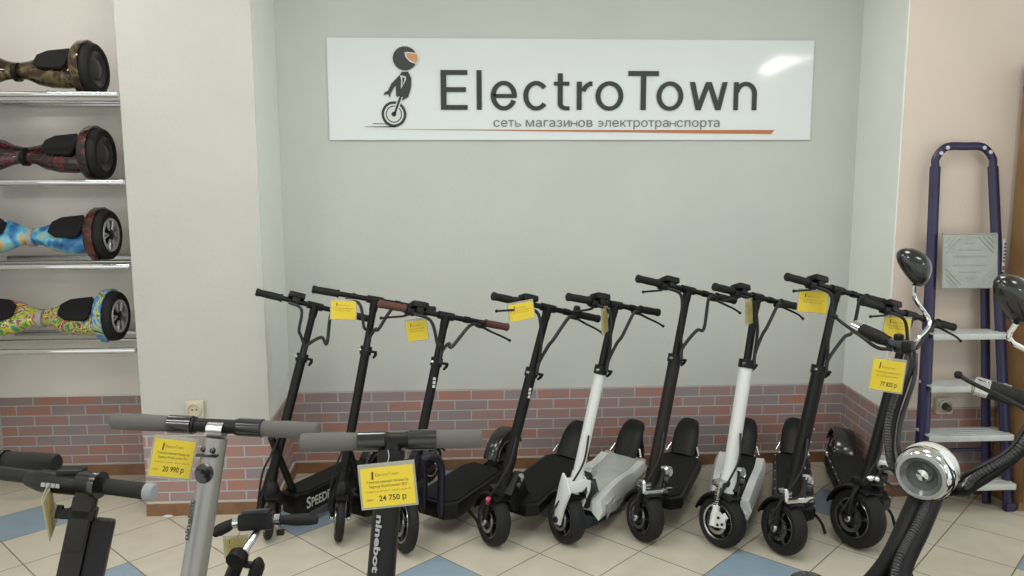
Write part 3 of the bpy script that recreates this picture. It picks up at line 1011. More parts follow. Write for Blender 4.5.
def scooter(label, P, T, gamma, rear, w, s=0.0, r=0.105, wd=0.055, rr=None, colm='black_metal', deckm='black_metal', matm='grip_mat', style='hump',
            grips=('rubber', 'rubber'), fork='twin', group='electric scooters along the back wall', deck_w=0.18, deck_h=0.055, deck_z=0.09, col_r=0.0235, split=0.64,
            lamp='side', display='left', levers=(1, 1), rot_levers=0.0, extra=(), top_r=0.0165, cable='cable', kick=True):
    """P: where the front wheel touches the floor; T: centre of the handlebar; gamma: bearing of the steered front end; rear: where the back wheel touches the floor"""
    rr = rr or r
    P, T, Q = V((P[0], P[1], 0)), V(T), V((rear[0], rear[1], 0))
    t = thing('electric_scooter', (P + Q) / 2, label, 'scooter', group)
    g = radians(gamma)
    hd = (Q - P).normalized()
    lat_v = V((hd.y, -hd.x, 0))
    dxy = V((T.x - P.x, T.y - P.y, 0))
    phi = atan2(dxy.dot(lat_v), T.z)                       # the whole frame leans over on its stand
    Aw = P + dxy.normalized() * (0.055 if style != 'slim' else 0.03) + V((0, 0, 2 * r + (0.045 if style != 'slim' else 0.06)))
    axw = (T - Aw).normalized()
    xs = V((cos(g), sin(g), 0))
    yv = V((0, 0, 1)).cross(xs)
    zc = (V((0, 0, 1)) + yv * (axw.dot(yv) * 0.55)).normalized()
    yc = zc.cross(xs)
    MW = Mx(((xs.x, yc.x, zc.x, P.x), (xs.y, yc.y, zc.y, P.y), (xs.z, yc.z, zc.z, P.z), (0, 0, 0, 1)))     # the steered wheel
    xh = (xs - axw * xs.dot(axw)).normalized()
    yh = axw.cross(xh)
    MF = Mx(((xh.x, yh.x, axw.x, T.x), (xh.y, yh.y, axw.y, T.y), (xh.z, yh.z, axw.z, T.z), (0, 0, 0, 1)))  # the steered column, origin at its top
    a, b = 0.0, 0.0
    top = V((0, 0, 0))
    A = V((0, 0, -(T - Aw).length))
    ax, side, fwd = V((0, 0, 1)), V((0, 1, 0)), V((-1, 0, 0))
    B = MW.inverted() @ Aw                                 # steering head seen from the wheel
    mid = A.lerp(top, split)
    # --- front wheel, fork
    wheel(MW @ Mx.Translation((0, 0, r)), r, wd, t, 'front_wheel')
    m = MB(MW)
    fy = wd / 2 + 0.016
    fm = colm if fork in ('plate', 'shock') else 'black_metal'
    if fork == 'twin':
        for sy in (-1, 1):
            m.tube([(0, sy * fy, r), (B.x * 0.3, sy * fy + B.y * 0.3, r * 1.65), (B.x, sy * fy * 0.9 + B.y, B.z - 0.02)], [0.013, 0.012, 0.013], fm, 8, 3)
            m.lathe((0, sy * fy, r), (0, sy, 0), [(0.016, -0.006), (0.016, 0.008), (0.009, 0.012), (0.0, 0.012)], 'steel', 12)
        m.box((B.x, B.y, B.z - 0.015), (0.05, 2 * fy + 0.02, 0.028), 'steel' if 'crown' in extra else 'black_metal', 0.006)
    elif fork == 'slim':
        for sy in (-1, 1):
            m.tube([(0, sy * fy, r), (0.004, sy * fy + B.y * 0.4, r * 2.0), B], [0.010, 0.014, 0.018], fm, 8, 3)
            m.lathe((0, sy * fy, r), (0, sy, 0), [(0.011, -0.004), (0.011, 0.008), (0.006, 0.012), (0.0, 0.012)], 'steel', 10)
        m.tube([(B.x * 0.2, B.y * 0.2, 2 * r - 0.012), (B.x * 0.5, B.y * 0.5, 2 * r + 0.03), B], [0.034, 0.036, 0.026], fm, 14, 3)
    elif fork == 'plate':
        for sy in (-1, 1):
            F = Mx.Translation((0, sy * fy + (0.005 if sy > 0 else 0.005), 0)) @ Mx.Rotation(pi / 2, 4, 'X')
            m.prism([(-0.022, r - 0.018), (0.010, r - 0.02), (0.024, r * 1.5), (B.x + 0.015, B.z + 0.01), (B.x + 0.005, B.z + 0.05), (B.x - 0.03, B.z + 0.03), (B.x - 0.058, B.z - 0.02), (-0.034, r * 1.5)], 0.011, fm, F, 0.003)
            m.lathe((0, sy * (fy + 0.006), r), (0, sy, 0), [(0.014, 0), (0.012, 0.008), (0.0, 0.008)], 'dark_metal', 12)
        m.box((B.x - 0.015, B.y * 0.6, B.z), (0.07, 2 * fy + 0.01, 0.05), fm, 0.012)
    elif fork == 'shock':
        for sy in (-1, 1):
            lo, hi = V((0, sy * (fy + 0.008), r)), V((B.x, sy * (fy + 0.002) + B.y, B.z + 0.0))
            m.tube([lo + V((0, 0, -0.012)), lo.lerp(hi, 0.45)], 0.017, fm, 12, 0)
            m.tube([lo.lerp(hi, 0.4), hi], 0.008, 'steel', 8, 0)
            dirv = (hi - lo)
            coil = []
            e1 = V((0, 1, 0))
            e2 = dirv.normalized().cross(e1)
            for k in range(64):
                q = k / 63
                th = q * 2 * pi * 8
                coil.append(lo + dirv * (0.45 + 0.48 * q) + (e1 * cos(th) + e2 * sin(th)) * 0.0145)
            m.tube(coil, 0.003, 'steel', 5, 0)
            # calliper plate
            F = Mx.Translation(lo + V((-0.062, sy * 0.006, -0.004))) @ Mx.Rotation(pi / 2, 4, 'X')
            m.prism([(0, 0.0), (0.055, -0.012), (0.055, 0.055), (0.035, 0.060), (0.03, 0.045), (0.012, 0.062), (-0.008, 0.045), (0.008, 0.028)], 0.012, fm, F, 0.003)
            for dx, dz in ((0.012, 0.014), (0.034, 0.005), (0.034, 0.035)):
                m.cyl(lo + V((-0.062 + dx, sy * 0.006 - 0.014, -0.004 + dz)), lo + V((-0.062 + dx, sy * 0.006 + 0.004, -0.004 + dz)), 0.006, 'black_metal', seg=8)
        m.box((B.x, B.y, B.z + 0.004), (0.055, 2 * fy + 0.05, 0.026), 'steel', 0.006)
    if 'crown' in extra:
        m.box((B.x - 0.045, B.y, B.z - 0.03), (0.022, 2 * fy + 0.05, 0.024), 'chrome', 0.006)
        m.lathe((B.x - 0.045, B.y + fy + 0.02, B.z - 0.03), (0.3, 0, 1), [(0, -0.004), (0.010, -0.004), (0.010, 0.04), (0.006, 0.046), (0, 0.046)], 'steel', 12)
    m.build('fork', t)
    if 'redcap' in extra:
        m = MB(MW)
        m.lathe((B.x - 0.02, fy + B.y + 0.03, B.z - 0.05), (-0.6, 0.4, 0.7), [(0, -0.03), (0.012, -0.028), (0.013, 0.0), (0.010, 0.010), (0, 0.011)], 'pink_anodised', 14)
        m.tube([(B.x - 0.02, fy + B.y + 0.03, B.z - 0.05), (B.x, B.y + 0.02, B.z - 0.03)], 0.006, 'black_metal', 8, 0)
        tag(m.build('adjuster_cap', t), 'pink red metal cap')
    arc_guard(MW @ Mx.Translation((0, 0, r)), r + 0.013, wd + 0.014, 12, 118, 'black_metal', t, 'front_mudguard')
    # --- column
    m = MB(MF)
    m.tube([A - ax * 0.035, mid], col_r, colm, 16, 0)
    m.tube([A - ax * 0.04, A + ax * 0.05], [col_r + 0.007, col_r + 0.004], 'black_metal' if colm != 'white_paint' else colm, 16, 0)
    if 'bolts' in extra:
        for k in range(4):
            p = A + ax * (0.10 + 0.055 * k) + fwd * (col_r)
            m.lathe(p - V((0, 0.012, 0)), fwd, [(0.005, -0.002), (0.004, 0.003), (0, 0.003)], 'steel', 8)
    if 'sticker' in extra:
        F = Mx.Identity(4)
        p = mid - ax * 0.085 + fwd * (col_r - 0.0005)
        for k in range(3):
            m.box(p + ax * (0.016 * (k - 1)) + side * (0.002 * (k - 1)), (0.003, 0.012, 0.012), 'print_white', 0.001)
    m.build('column', t)
    MB(MF).tube([mid - ax * 0.02, top], top_r, 'black_metal', 12, 0).build('upper_column', t)
    m = MB(MF)
    m.tube([mid - ax * 0.018, mid + ax * 0.018], col_r + 0.0055, 'black_metal', 16, 0)
    m.cyl(mid + V((0, 0.0, 0)) + fwd * 0.02, mid + fwd * 0.02 - side * 0.045, 0.006, 'black_metal')
    m.tube([mid - side * 0.040 + fwd * 0.02, mid - side * 0.043 - ax * 0.012 + fwd * 0.012, mid - side * 0.036 - ax * 0.028 + fwd * 0.004], [0.007, 0.007, 0.005], 'black_metal', 8, 4)
    m.lathe(mid + side * (col_r + 0.002) + fwd * 0.012, side, [(0.007, 0), (0.006, 0.008), (0, 0.008)], 'steel', 8)
    m.build('clamp', t)
    # --- handlebar: +y is on the left as seen from the front
    yl, yr = w / 2 - s, -(w / 2 + s)
    hb = MB(MF)
    hb.cyl((a, yr + 0.01, b), (a, yl - 0.01, b), 0.0115, 'black_metal')
    hb.cyl((a, -0.035, b), (a, 0.035, b), 0.017, 'black_metal')
    hb.tube([top - ax * 0.05, top + ax * 0.004], [0.018, 0.020], 'black_metal', 12, 0)
    hb.cyl((a, 0.10, b), (a, 0.085, b), 0.0145, 'black_metal')
    hb.cyl((a, -0.085, b), (a, -0.11, b), 0.0145, 'black_metal')
    hbo = hb.build('handlebar', t)
    gl = 0.115
    for k, (y0, d) in enumerate(((yl, -1), (yr, 1))):
        if grips[k]:
            MB(MF).lathe((a, y0, b), (0, d, 0), [(0.0, 0.0), (0.013, 0.0), (0.0175, 0.004), (0.0175, 0.012), (0.0155, 0.02), (0.0165, gl * 0.6), (0.0155, gl - 0.012), (0.018, gl - 0.006), (0.018, gl), (0.011, gl)], grips[k], 16).build('grip', hbo)
        yi = y0 + d * (gl + 0.022)
        if levers[k]:
            m = MB(MF)
            m.box((a - 0.006, yi, b - 0.010), (0.034, 0.036, 0.030), 'black_metal', 0.006)
            m.tube([(a - 0.02, yi - d * 0.005, b - 0.018), (a - 0.045, yi - d * 0.04, b - 0.030), (a - 0.055, yi - d * 0.085, b - 0.040), (a - 0.050, yi - d * 0.13, b - 0.052)],
                   [0.007, 0.006, 0.0055, 0.0055], 'black_metal', 8, 4, flat=((0, 0, 1), 0.8))
            m.lathe((a - 0.050, yi - d * 0.13, b - 0.052), (0, 0, 1), [(0, -0.007), (0.006, -0.004), (0.007, 0), (0.006, 0.004), (0, 0.007)], 'black_metal', 8)
            m.build('brake_lever', hbo)
    if display:
        yd = (yl - gl - 0.058) if display == 'left' else (yr + gl + 0.058)
        m = MB(MF @ Mx.Translation((a, yd, b + 0.014)) @ Mx.Rotation(radians(20), 4, 'Y'))
        m.box((0, 0, 0.008), (0.055, 0.072, 0.026), 'black_metal', 0.007)
        m.box((0.002, 0, 0.022), (0.040, 0.050, 0.003), 'black_gloss', 0.001)
        m.box((-0.004, 0.0, -0.012), (0.038, 0.034, 0.030), 'black_metal', 0.006)
        m.build('display', hbo)
    else:
        pass
    if 'bell' in extra:
        MB(MF).lathe((a - 0.004, yr + gl + 0.02, b + 0.01), (0, 0, 1), [(0.008, 0.0), (0.015, 0.006), (0.015, 0.018), (0.011, 0.026), (0, 0.028)], 'black_metal', 16).build('bell', hbo)
    # --- cables
    y1 = yr + gl + 0.03
    y2 = yl - gl - 0.03
    bow = 0.05 if 'loop' not in extra else 0.13
    zm = mid.z
    MB(MF).tube([(-0.02, y1, -0.012), (-0.045, y1 * 0.62, -0.02), (-0.05, -bow * 0.65, -0.10 - bow * 0.4), (-0.04, -bow * 0.42, zm * 0.55), mid + fwd * 0.035 + ax * 0.05, mid + fwd * 0.038], 0.0074, cable, 8, 6).build('brake_cable', t)
    MB(MF).tube([(-0.02, y2, -0.012), (-0.04, y2 * 0.5, -0.03), (-0.045, 0.02 + bow * 0.2, -0.12), (-0.04, bow * 0.25, zm * 0.6), mid + fwd * 0.033 + ax * 0.04, mid + fwd * 0.034], 0.0068, cable, 8, 6).build('brake_cable', t)
    lowc = A + ax * 0.03 + fwd * (col_r + 0.012)
    cal = MF.inverted() @ (MW @ V((0.02, fy + 0.02, r * 1.25)))
    MB(MF).tube([A + ax * 0.22 + fwd * (col_r + 0.004) + side * 0.012, A + ax * 0.12 + fwd * (col_r + 0.03) + side * 0.03, lowc + side * 0.045, cal], 0.0046, cable, 6, 6).build('brake_cable', t)
    # --- lamp
    if lamp == 'side':
        m = MB(MF @ Mx.Translation(A + ax * 0.045 - side * 0.066))
        m.lathe((0, 0, 0), fwd, [(0.0, -0.03), (0.014, -0.03), (0.024, 0.0), (0.0255, 0.018), (0.022, 0.022), (0.018, 0.010), (0.006, 0.006), (0, 0.012)], 'chrome' if 'chromelamp' in extra else 'black_metal', 20)
        m.lathe((0, 0, 0), fwd, [(0.021, 0.017), (0.012, 0.020), (0, 0.021)], 'glass_lens', 20)
        m.tube([(0, 0, 0), (0.01, 0.04, -0.01)], 0.006, 'black_metal', 6, 0)
        m.build('headlight', t)
    elif lamp == 'chrome_barrel':
        m = MB(MF @ Mx.Translation(A + ax * 0.075 - side * 0.062 + fwd * 0.05))
        m.lathe((0, 0, 0), (fwd - side * 0.5), [(0, -0.05), (0.030, -0.05), (0.034, -0.044), (0.034, 0.02), (0.031, 0.027), (0.026, 0.018), (0, 0.016)], 'satin_silver', 20)
        for k in range(3):
            m.lathe(V((fwd - side * 0.5).normalized() * 0.020) + V((0, 0.011 * cos(k * 2.1), 0.011 * sin(k * 2.1))), (fwd - side * 0.5), [(0.008, 0), (0.006, 0.003), (0, 0.003)], 'black_gloss', 10)
        m.tube([(0, 0, 0), (0.0, 0.06, -0.01)], 0.008, 'black_metal', 6, 0)
        m.build('headlight', t)
    if 'horn' in extra:
        m = MB(MF)
        for sy in (0.03, -0.008):
            m.lathe(A + fwd * 0.045 + side * sy + ax * 0.01, (fwd - side * 0.4), [(0, -0.02), (0.012, -0.018), (0.015, 0.0), (0.012, 0.006), (0, 0.008)], 'chrome', 14)
        m.build('front_lamp', t)
    # --- deck and back end, rolled with the frame
    N = V((Aw.x, Aw.y, 0))
    dv = Q - N
    L = dv.length
    MR = Mx.Translation(N) @ Mx.Rotation(atan2(dv.y, dv.x), 4, 'Z') @ Mx.Rotation(phi * 0.6, 4, 'X')
    hw = deck_w / 2
    x0, x1 = 0.06, L - rr - 0.035
    if style == 'slim':
        x0 = 0.10
    z0, z1 = deck_z, deck_z + deck_h
    zA = Aw.z
    m = MB(MR)
    if style == 'slim':
        m.tube([(0.0, 0, zA + 0.20), (0.06, 0, zA + 0.06), (x0 + 0.03, 0, z1 - 0.01)], [0.016, 0.016, 0.018], 'black_metal', 10, 3)
        m.box((x0 + 0.02, 0, z1 - 0.03), (0.07, 0.10, 0.06), 'black_metal', 0.01)
    elif style == 'gooseneck':
        for sy in (-0.045, 0.045):
            m.tube([(0.0, sy * 0.4, zA + 0.10), (0.06, sy, zA + 0.10), (0.125, sy, zA + 0.02), (0.135, sy, z1 - 0.04), (x0 + 0.12, sy, z1 - 0.05)], 0.017, 'purple_cable', 10, 5)
        x0 = 0.13
    else:
        m.prism([(-0.03, zA - 0.02), (0.03, zA + 0.05), (0.10, zA - 0.005), (x0 + 0.12, z1 - 0.002), (x0 + 0.10, z0), (0.03, z0 + 0.03)], 0.064, 'black_metal', Mx.Translation((0, 0.032, 0)) @ Mx.Rotation(pi / 2, 4, 'X'), 0.008)
        m.lathe((0.03, 0.05, zA + 0.005), (0, 1, 0), [(0, -0.10), (0.02, -0.10), (0.02, 0.0), (0, 0.0)], 'dark_metal', 14)
    m.build('neck', t)
    cx = 0.045
    outline = [(x0 + cx, -hw), (x0, -hw * 0.62), (x0, hw * 0.62), (x0 + cx, hw), (x1 - 0.05, hw), (x1, hw * 0.72), (x1, -hw * 0.72), (x1 - 0.05, -hw)]
    m = MB(MR)
    m.prism(outline[::-1], deck_h, deckm, Mx.Translation((0, 0, z0)), 0.012)
    if deckm != 'black_metal':
        m.prism([(p[0], p[1] * 0.93) for p in outline][::-1], 0.03, 'black_metal', Mx.Translation((0, 0, z0 - 0.016)), 0.006)
    dk = m.build('deck', t)
    m = MB(MR)
    m.prism([(x0 + 0.02 + (p[0] - x0) * 0.95, p[1] * 0.84) for p in outline][::-1], 0.006, matm, Mx.Translation((0, 0, z1 - 0.001)), 0.002)
    m.build('deck_mat', dk)
    if 'bolts' in extra:
        for k in range(6):
            for sy in (-1, 1):
                MB(MR).lathe((x0 + 0.06 + k * (x1 - x0 - 0.12) / 5, sy * hw * 0.92, z1), (0, 0, 1), [(0.005, -0.002), (0.005, 0), (0.004, 0.003), (0, 0.003)], 'steel', 8).build('deck_bolt', dk)
    if 'flares' in extra:
        # white plastic side covers standing up on both edges of the deck
        m = MB(MR)
        for sy in (-1, 1):
            rings = []
            for k in range(9):
                q = k / 8
                xx = x0 - 0.03 + q * (x1 - x0 - 0.02)
                hz = 0.055 * sin(pi * min(1, q * 1.15 + 0.12)) + 0.02
                yy = hw + 0.010 - 0.03 * (1 - q) ** 2
                rings.append([V((xx, sy * (yy - 0.028), z0 + 0.02)), V((xx, sy * (yy + 0.004), z0 - 0.01)), V((xx, sy * (yy + 0.018), z0 + 0.035)), V((xx, sy * (yy + 0.002), z1 + hz * 0.6)), V((xx, sy * (yy - 0.034), z1 + hz * 0.45))])
            m.rings(rings, 'white_paint')
        m.build('side_cover', dk)
    if 'wrap' in extra:
        m = MB(MR)
        rings = []
        for k in range(12):
            q = k / 11
            xx = x0 + 0.0 + q * (x1 - x0)
            rings.append([V((xx, -hw - 0.012 + 0.006 * sin(k * 2.1), z0 - 0.01 + 0.008 * sin(k * 1.3))), V((xx, -hw - 0.006, z1 + 0.004)), V((xx, -hw * 0.3, z1 + 0.010 + 0.004 * sin(k * 2.7))),
                          V((xx, hw * 0.4, z1 + 0.010 + 0.004 * cos(k * 1.9))), V((xx, hw + 0.006, z1 + 0.004)), V((xx, hw + 0.012, z0))])
        back = [[p + V((0, 0, -0.0015)) for p in r_] for r_ in rings]
        m.rings(rings, 'wrap_film', closed=False, caps=False)
        m.rings(back, 'wrap_film', closed=False, caps=False)
        m.build('film_wrap', dk)
    if 'side_text' in extra:
        hm = MB(MR)
        F = Mx.Translation((x0 + 0.040, -hw - 0.0006, z0 + deck_h * 0.27)) @ Mx.Rotation(pi / 2, 4, 'X')
        hm.text('S', deck_h * 0.74, 'print_white', F, width=0.027, bold=0.0015)
        F2 = Mx.Translation((x0 + 0.071, -hw - 0.0006, z0 + deck_h * 0.27)) @ Mx.Rotation(pi / 2, 4, 'X')
        hm.text('PEEDE', deck_h * 0.60, 'print_white', F2, width=0.125, bold=0.0012)
        tag(hm.build('lettering', dk), 'white lettering on the side of the deck')
    # back wheel and its guard
    MRW = MR @ Mx.Translation((L, 0, rr))
    wheel(MRW, rr, wd, t, 'rear_wheel')
    m = MB(MR)
    for sy in (-1, 1):
        m.box(((x1 - 0.03 + L) / 2 + 0.01, sy * (wd / 2 + 0.013), (z0 + 0.03 + rr) / 2), (L - x1 + 0.08, 0.010, 0.036), 'black_metal', 0.003)
        m.lathe((L, sy * (wd / 2 + 0.016), rr), (0, sy, 0), [(0.013, 0), (0.011, 0.009), (0, 0.009)], 'steel', 10)
    m.build('rear_fork', t)
    if style == 'hump':
        # broad sloping rest over the back wheel
        rings = []
        pts = [(x1 - 0.03, z1 + 0.004, 0.056), (x1 + 0.015, z1 + 0.048, 0.062), (x1 + 0.055, z1 + 0.092, 0.062), (x1 + 0.090, z1 + 0.125, 0.055), (x1 + 0.120, z1 + 0.137, 0.046), (x1 + 0.155, z1 + 0.125, 0.040), (x1 + 0.185, z1 + 0.09, 0.036)]
        for k, (xx, zz, hy) in enumerate(pts):
            nx, nz = (-0.75, 0.66) if k < 4 else ((0.0, 1.0) if k == 4 else (0.6, 0.8))
            ring = []
            for j in range(9):
                q = pi * j / 8
                ring.append(V((xx + nx * 0.014 * sin(q), hy * cos(q), zz + nz * 0.020 * sin(q))))
            for j in range(9):
                q = pi * (8 - j) / 8
                ring.append(V((xx - nx * 0.006 + nx * 0.010 * sin(q), (hy - 0.004) * cos(q), zz - 0.008 + nz * 0.012 * sin(q))))
            rings.append(ring)
        MB(MR).rings(rings, 'black_metal').build('rear_mudguard', t)
        for sy in (-1, 1):
            m = MB(MR)
            m.tube([(x1 + 0.115, sy * 0.040, z1 + 0.124), (L - 0.02, sy * (wd / 2 + 0.014), rr + 0.02)], 0.007, 'dark_metal', 8, 0)
            m.build('mudguard_stay', t)
            m = MB(MR)
            m.tube([(x1 + 0.015, sy * 0.064, z1 + 0.044), (x1 - 0.01, sy * 0.08, z1 + 0.01)], 0.006, 'steel', 8, 0)
            m.build('mudguard_bracket', t)
    else:
        arc_guard(MRW, rr + 0.014, wd + 0.022, 20, 165, 'black_gloss', t, 'rear_mudguard')
    if kick:
        zk = 0.15 * math.tan(phi * 0.6)
        MB(MR).tube([(x0 + 0.16, -hw + 0.03, z0 + 0.01), (x0 + 0.15, -hw - 0.035, z0 * 0.5 + zk), (x0 + 0.14, -hw - 0.062, zk + 0.007)], [0.0075, 0.006, 0.007], 'black_metal', 8, 4).build('kickstand', t)
    return t, MF, (a, b, yl, yr)


S = {}
G1 = 'electric scooters along the back wall'


def place(key, front, topxy, b, gamma, rear, w, s, label, **k):
    P = at(*front, z=0)
    T = at(*topxy, z=b)
    S[key] = (T,) + scooter(label, P, T, gamma, rear, w, s, **k)


place(1, (267, 538), (315, 306), 0.99, 105, (-0.50, 3.94), 0.52, 0, 'slim black scooter nearest the left pillar, white letters on its deck side', r=0.095, wd=0.036, style='slim', fork='slim',
      deck_w=0.13, deck_h=0.10, deck_z=0.06, lamp=None, display='left', grips=('rubber', 'brown_metal'), levers=(0, 0), extra=('side_text', 'loop'), kick=False, col_r=0.021, top_r=0.0155, split=0.70)
place(2, (338, 540), (375, 300), 1.03, 100, (-0.22, 3.94), 0.54, 0, 'slim black scooter second from the left in the back row, plain dark handlebar', r=0.10, wd=0.036, style='slim', fork='slim',
      deck_w=0.13, deck_h=0.10, deck_z=0.06, lamp=None, display=None, grips=('rubber', 'rubber'), levers=(0, 0), kick=False, col_r=0.020, top_r=0.0155, split=0.72)
place(3, (402, 551), (446, 316), 0.98, 113, (0.15, 3.88), 0.6, 0, 'black scooter with two brown handlebar grips and a large spoked front wheel', r=0.127, rr=0.142, wd=0.045, style='gooseneck', fork='twin',
      deck_w=0.215, deck_h=0.075, deck_z=0.085, lamp=None, display='left', grips=('brown_grip', 'brown_grip'), extra=('sticker',), split=0.72, col_r=0.02)
place(4, (491, 544.5), (548, 308), 1.01, 118, (0.54, 3.94), 0.56, 0, 'black scooter with a bell, between the brown-gripped scooter and a white-columned one',
      extra=('sticker', 'bell', 'redcap'), r=0.106, kick=False, wd=0.062, deck_w=0.215, deck_z=0.11)
place(5, (564, 542), (615, 305), 1.02, 120, (0.83, 3.94), 0.52, 0, 'white scooter with silvery film wrapped over its deck', colm='white_paint', fork='plate', deckm='white_paint', extra=('wrap', 'flares', 'chromelamp'), matm='print_grey', r=0.106, kick=False, wd=0.068, deck_w=0.20, deck_z=0.11)
place(6, (642, 540), (688, 290), 1.07, 114, (1.12, 3.94), 0.56, 0, 'dark scooter standing between the two white-columned scooters', colm='brown_metal', extra=('loop', 'crown', 'chromelamp'), r=0.106, kick=False, wd=0.068, deck_w=0.21, deck_z=0.11, col_r=0.027)
place(7, (719, 546), (757, 297), 1.045, 123, (1.42, 3.93), 0.58, 0, 'white scooter with a white sprung fork and white deck side covers', colm='white_paint', fork='shock', extra=('flares', 'chromelamp'), deck_w=0.19, kick=False, r=0.110, wd=0.066, col_r=0.029, deck_z=0.11)
place(8, (780, 553), (837, 290), 1.09, 112, (1.66, 3.92), 0.58, 0, 'tall black scooter right of the white one with the sprung fork', extra=('loop', 'bolts', 'crown', 'chromelamp'), r=0.112, wd=0.066, col_r=0.028, split=0.60, deck_w=0.175, deck_z=0.11)
place(9, (853, 546), (910, 315), 0.98, 113, (1.89, 3.86), 0.6, 0, 'black scooter nearest the right pillar, with a chrome barrel lamp and fat tyres', extra=('bolts', 'horn'), lamp='chrome_barrel', r=0.125, wd=0.082, style='round', deck_w=0.21, deck_z=0.13)


# ------------------------------------------------------------------ price tags
def frame_at(c, right, up):
    r = V(right).normalized()
    u = (V(up) - r * V(up).dot(r)).normalized()
    n = r.cross(u)
    return Mx(((r.x, u.x, n.x, c[0]), (r.y, u.y, n.y, c[1]), (r.z, u.z, n.z, c[2]), (0, 0, 0, 1)))


def price_tag(label, c, right, up, wd, ht, price=None, pale=False, string=None, detail=False):
    """yellow price card in a clear sleeve; right/up give how it hangs"""
    c = V(c)
    F = frame_at(c, right, up)
    t = thing('price_tag', c - V((0, 0, ht / 2)), label, 'price tag', 'yellow price tags')
    b = 0.0045
    m = MB(F).box((0, 0.002, -0.0012), (wd + 2 * b, ht + 2 * b + 0.004, 0.0016), 'tag_sleeve')
    m.build('sleeve', t)
    m = MB(F).box((0, 0, 0), (wd, ht, 0.0012), 'tag_pale' if pale else 'tag_yellow')
    m.build('card', t)
    m = MB(F)
    T_ = lambda x, y: Mx.Translation((x * wd, y * ht, 0.0008))
    lines = [('ElectroTown', 0.085, 0.22, 0.42, 'ink_brown'), ('Электросамокат', 0.085, 0.06, 0.80, 'ink_brown'), ('KickScooter', 0.085, -0.06, 0.66, 'ink_brown')]
    if detail:
        lines = [('ElectroTown', 0.10, 0.27, 0.44, 'ink_brown'), ('Электросамокат Ninebot by', 0.075, 0.10, 0.80, 'ink'), ('Segway KickScooter ES1', 0.075, -0.01, 0.72, 'ink'), ('Скорость 20 км/ч   Запас хода 25', 0.05, -0.13, 0.86, 'ink_brown')]
    for body, sz, y, wf, mt in lines:
        m.text(body, sz * ht * 1.3, mt, T_(0, y), extrude=0.0002, align='CENTER', width=wf * wd)
    if detail:
        m.text('Цена:', 0.09 * ht, 'ink_brown', T_(-0.36, -0.34), extrude=0.0002, align='CENTER', width=0.13 * wd)
    # small wheel-rider mark beside the heading
    m.prism([(-0.30 * wd, 0.20 * ht), (-0.265 * wd, 0.20 * ht), (-0.25 * wd, 0.40 * ht), (-0.285 * wd, 0.40 * ht)], 0.0003, 'ink', Mx.Translation((0, 0, 0.0006)))
    if price:
        m.text(price, 0.20 * ht, 'ink', T_(0.07, -0.36), extrude=0.0002, align='CENTER', width=0.52 * wd, bold=0.0003)
    m.build('lettering', t)
    if string:
        a = F @ V((0, ht / 2 + 0.004, 0))
        MB().tube([a + V((0, 0, -0.004)), a.lerp(V(string), 0.5) + V((0.004, 0, 0)), V(string)], 0.0011, 'print_grey', 5, 4).build('string', t)
    return t


FACE = V((1, -0.05, 0))
def tag_px(label, box, Y, slope=0.0, yaw=0.0, hang=None, **k):
    """box: where the card's middle sits in the photo and its size in metres"""
    u, v, wd, ht = box
    c = at(u, v, Y)
    right = V((cos(yaw), sin(yaw), -slope))
    return price_tag(label, c, right, (0.0, 0.12, 1), wd, ht, string=hang, **k)


tY = lambda k: S[k][0].y
tag_px('yellow price tag hanging on the handlebar of the second scooter from the left', (343.5, 310, 0.105, 0.078), tY(2) - 0.06, 0.05, hang=at(346, 299, tY(2) - 0.02))
tag_px('yellow price tag hanging under the brown-gripped handlebar, tilted', (417, 330.5, 0.085, 0.082), tY(3) - 0.02, -0.12, hang=at(416, 315, tY(3) - 0.01))
tag_px('yellow price tag with white glare, on the scooter with the bell', (521.5, 311.5, 0.105, 0.068), tY(4) - 0.13, -0.12, yaw=0.30, hang=at(521, 302, tY(4) - 0.06))
tag_px('pale price tag turned nearly edge-on, on the film-wrapped white scooter', (605, 321, 0.10, 0.095), tY(5) - 0.10, 0.0, yaw=1.16, pale=True, hang=at(605, 307, tY(5) - 0.04))
tag_px('pale price tag turned sideways, on the white scooter with the sprung fork', (749, 312, 0.09, 0.095), tY(7) - 0.12, 0.05, yaw=0.92, pale=True, hang=at(749, 299, tY(7) - 0.04))
tag_px('yellow price tag left of the tall black scooter\'s column', (813, 302, 0.118, 0.086), tY(8) - 0.0, 0.08, yaw=-0.1, hang=at(812, 289, tY(8) + 0.02))
tag_px('yellow price tag on the scooter nearest the right pillar, half hidden by a grip', (897, 328, 0.112, 0.085), tY(9) - 0.03, 0.10, hang=at(897, 316, tY(9) - 0.01))


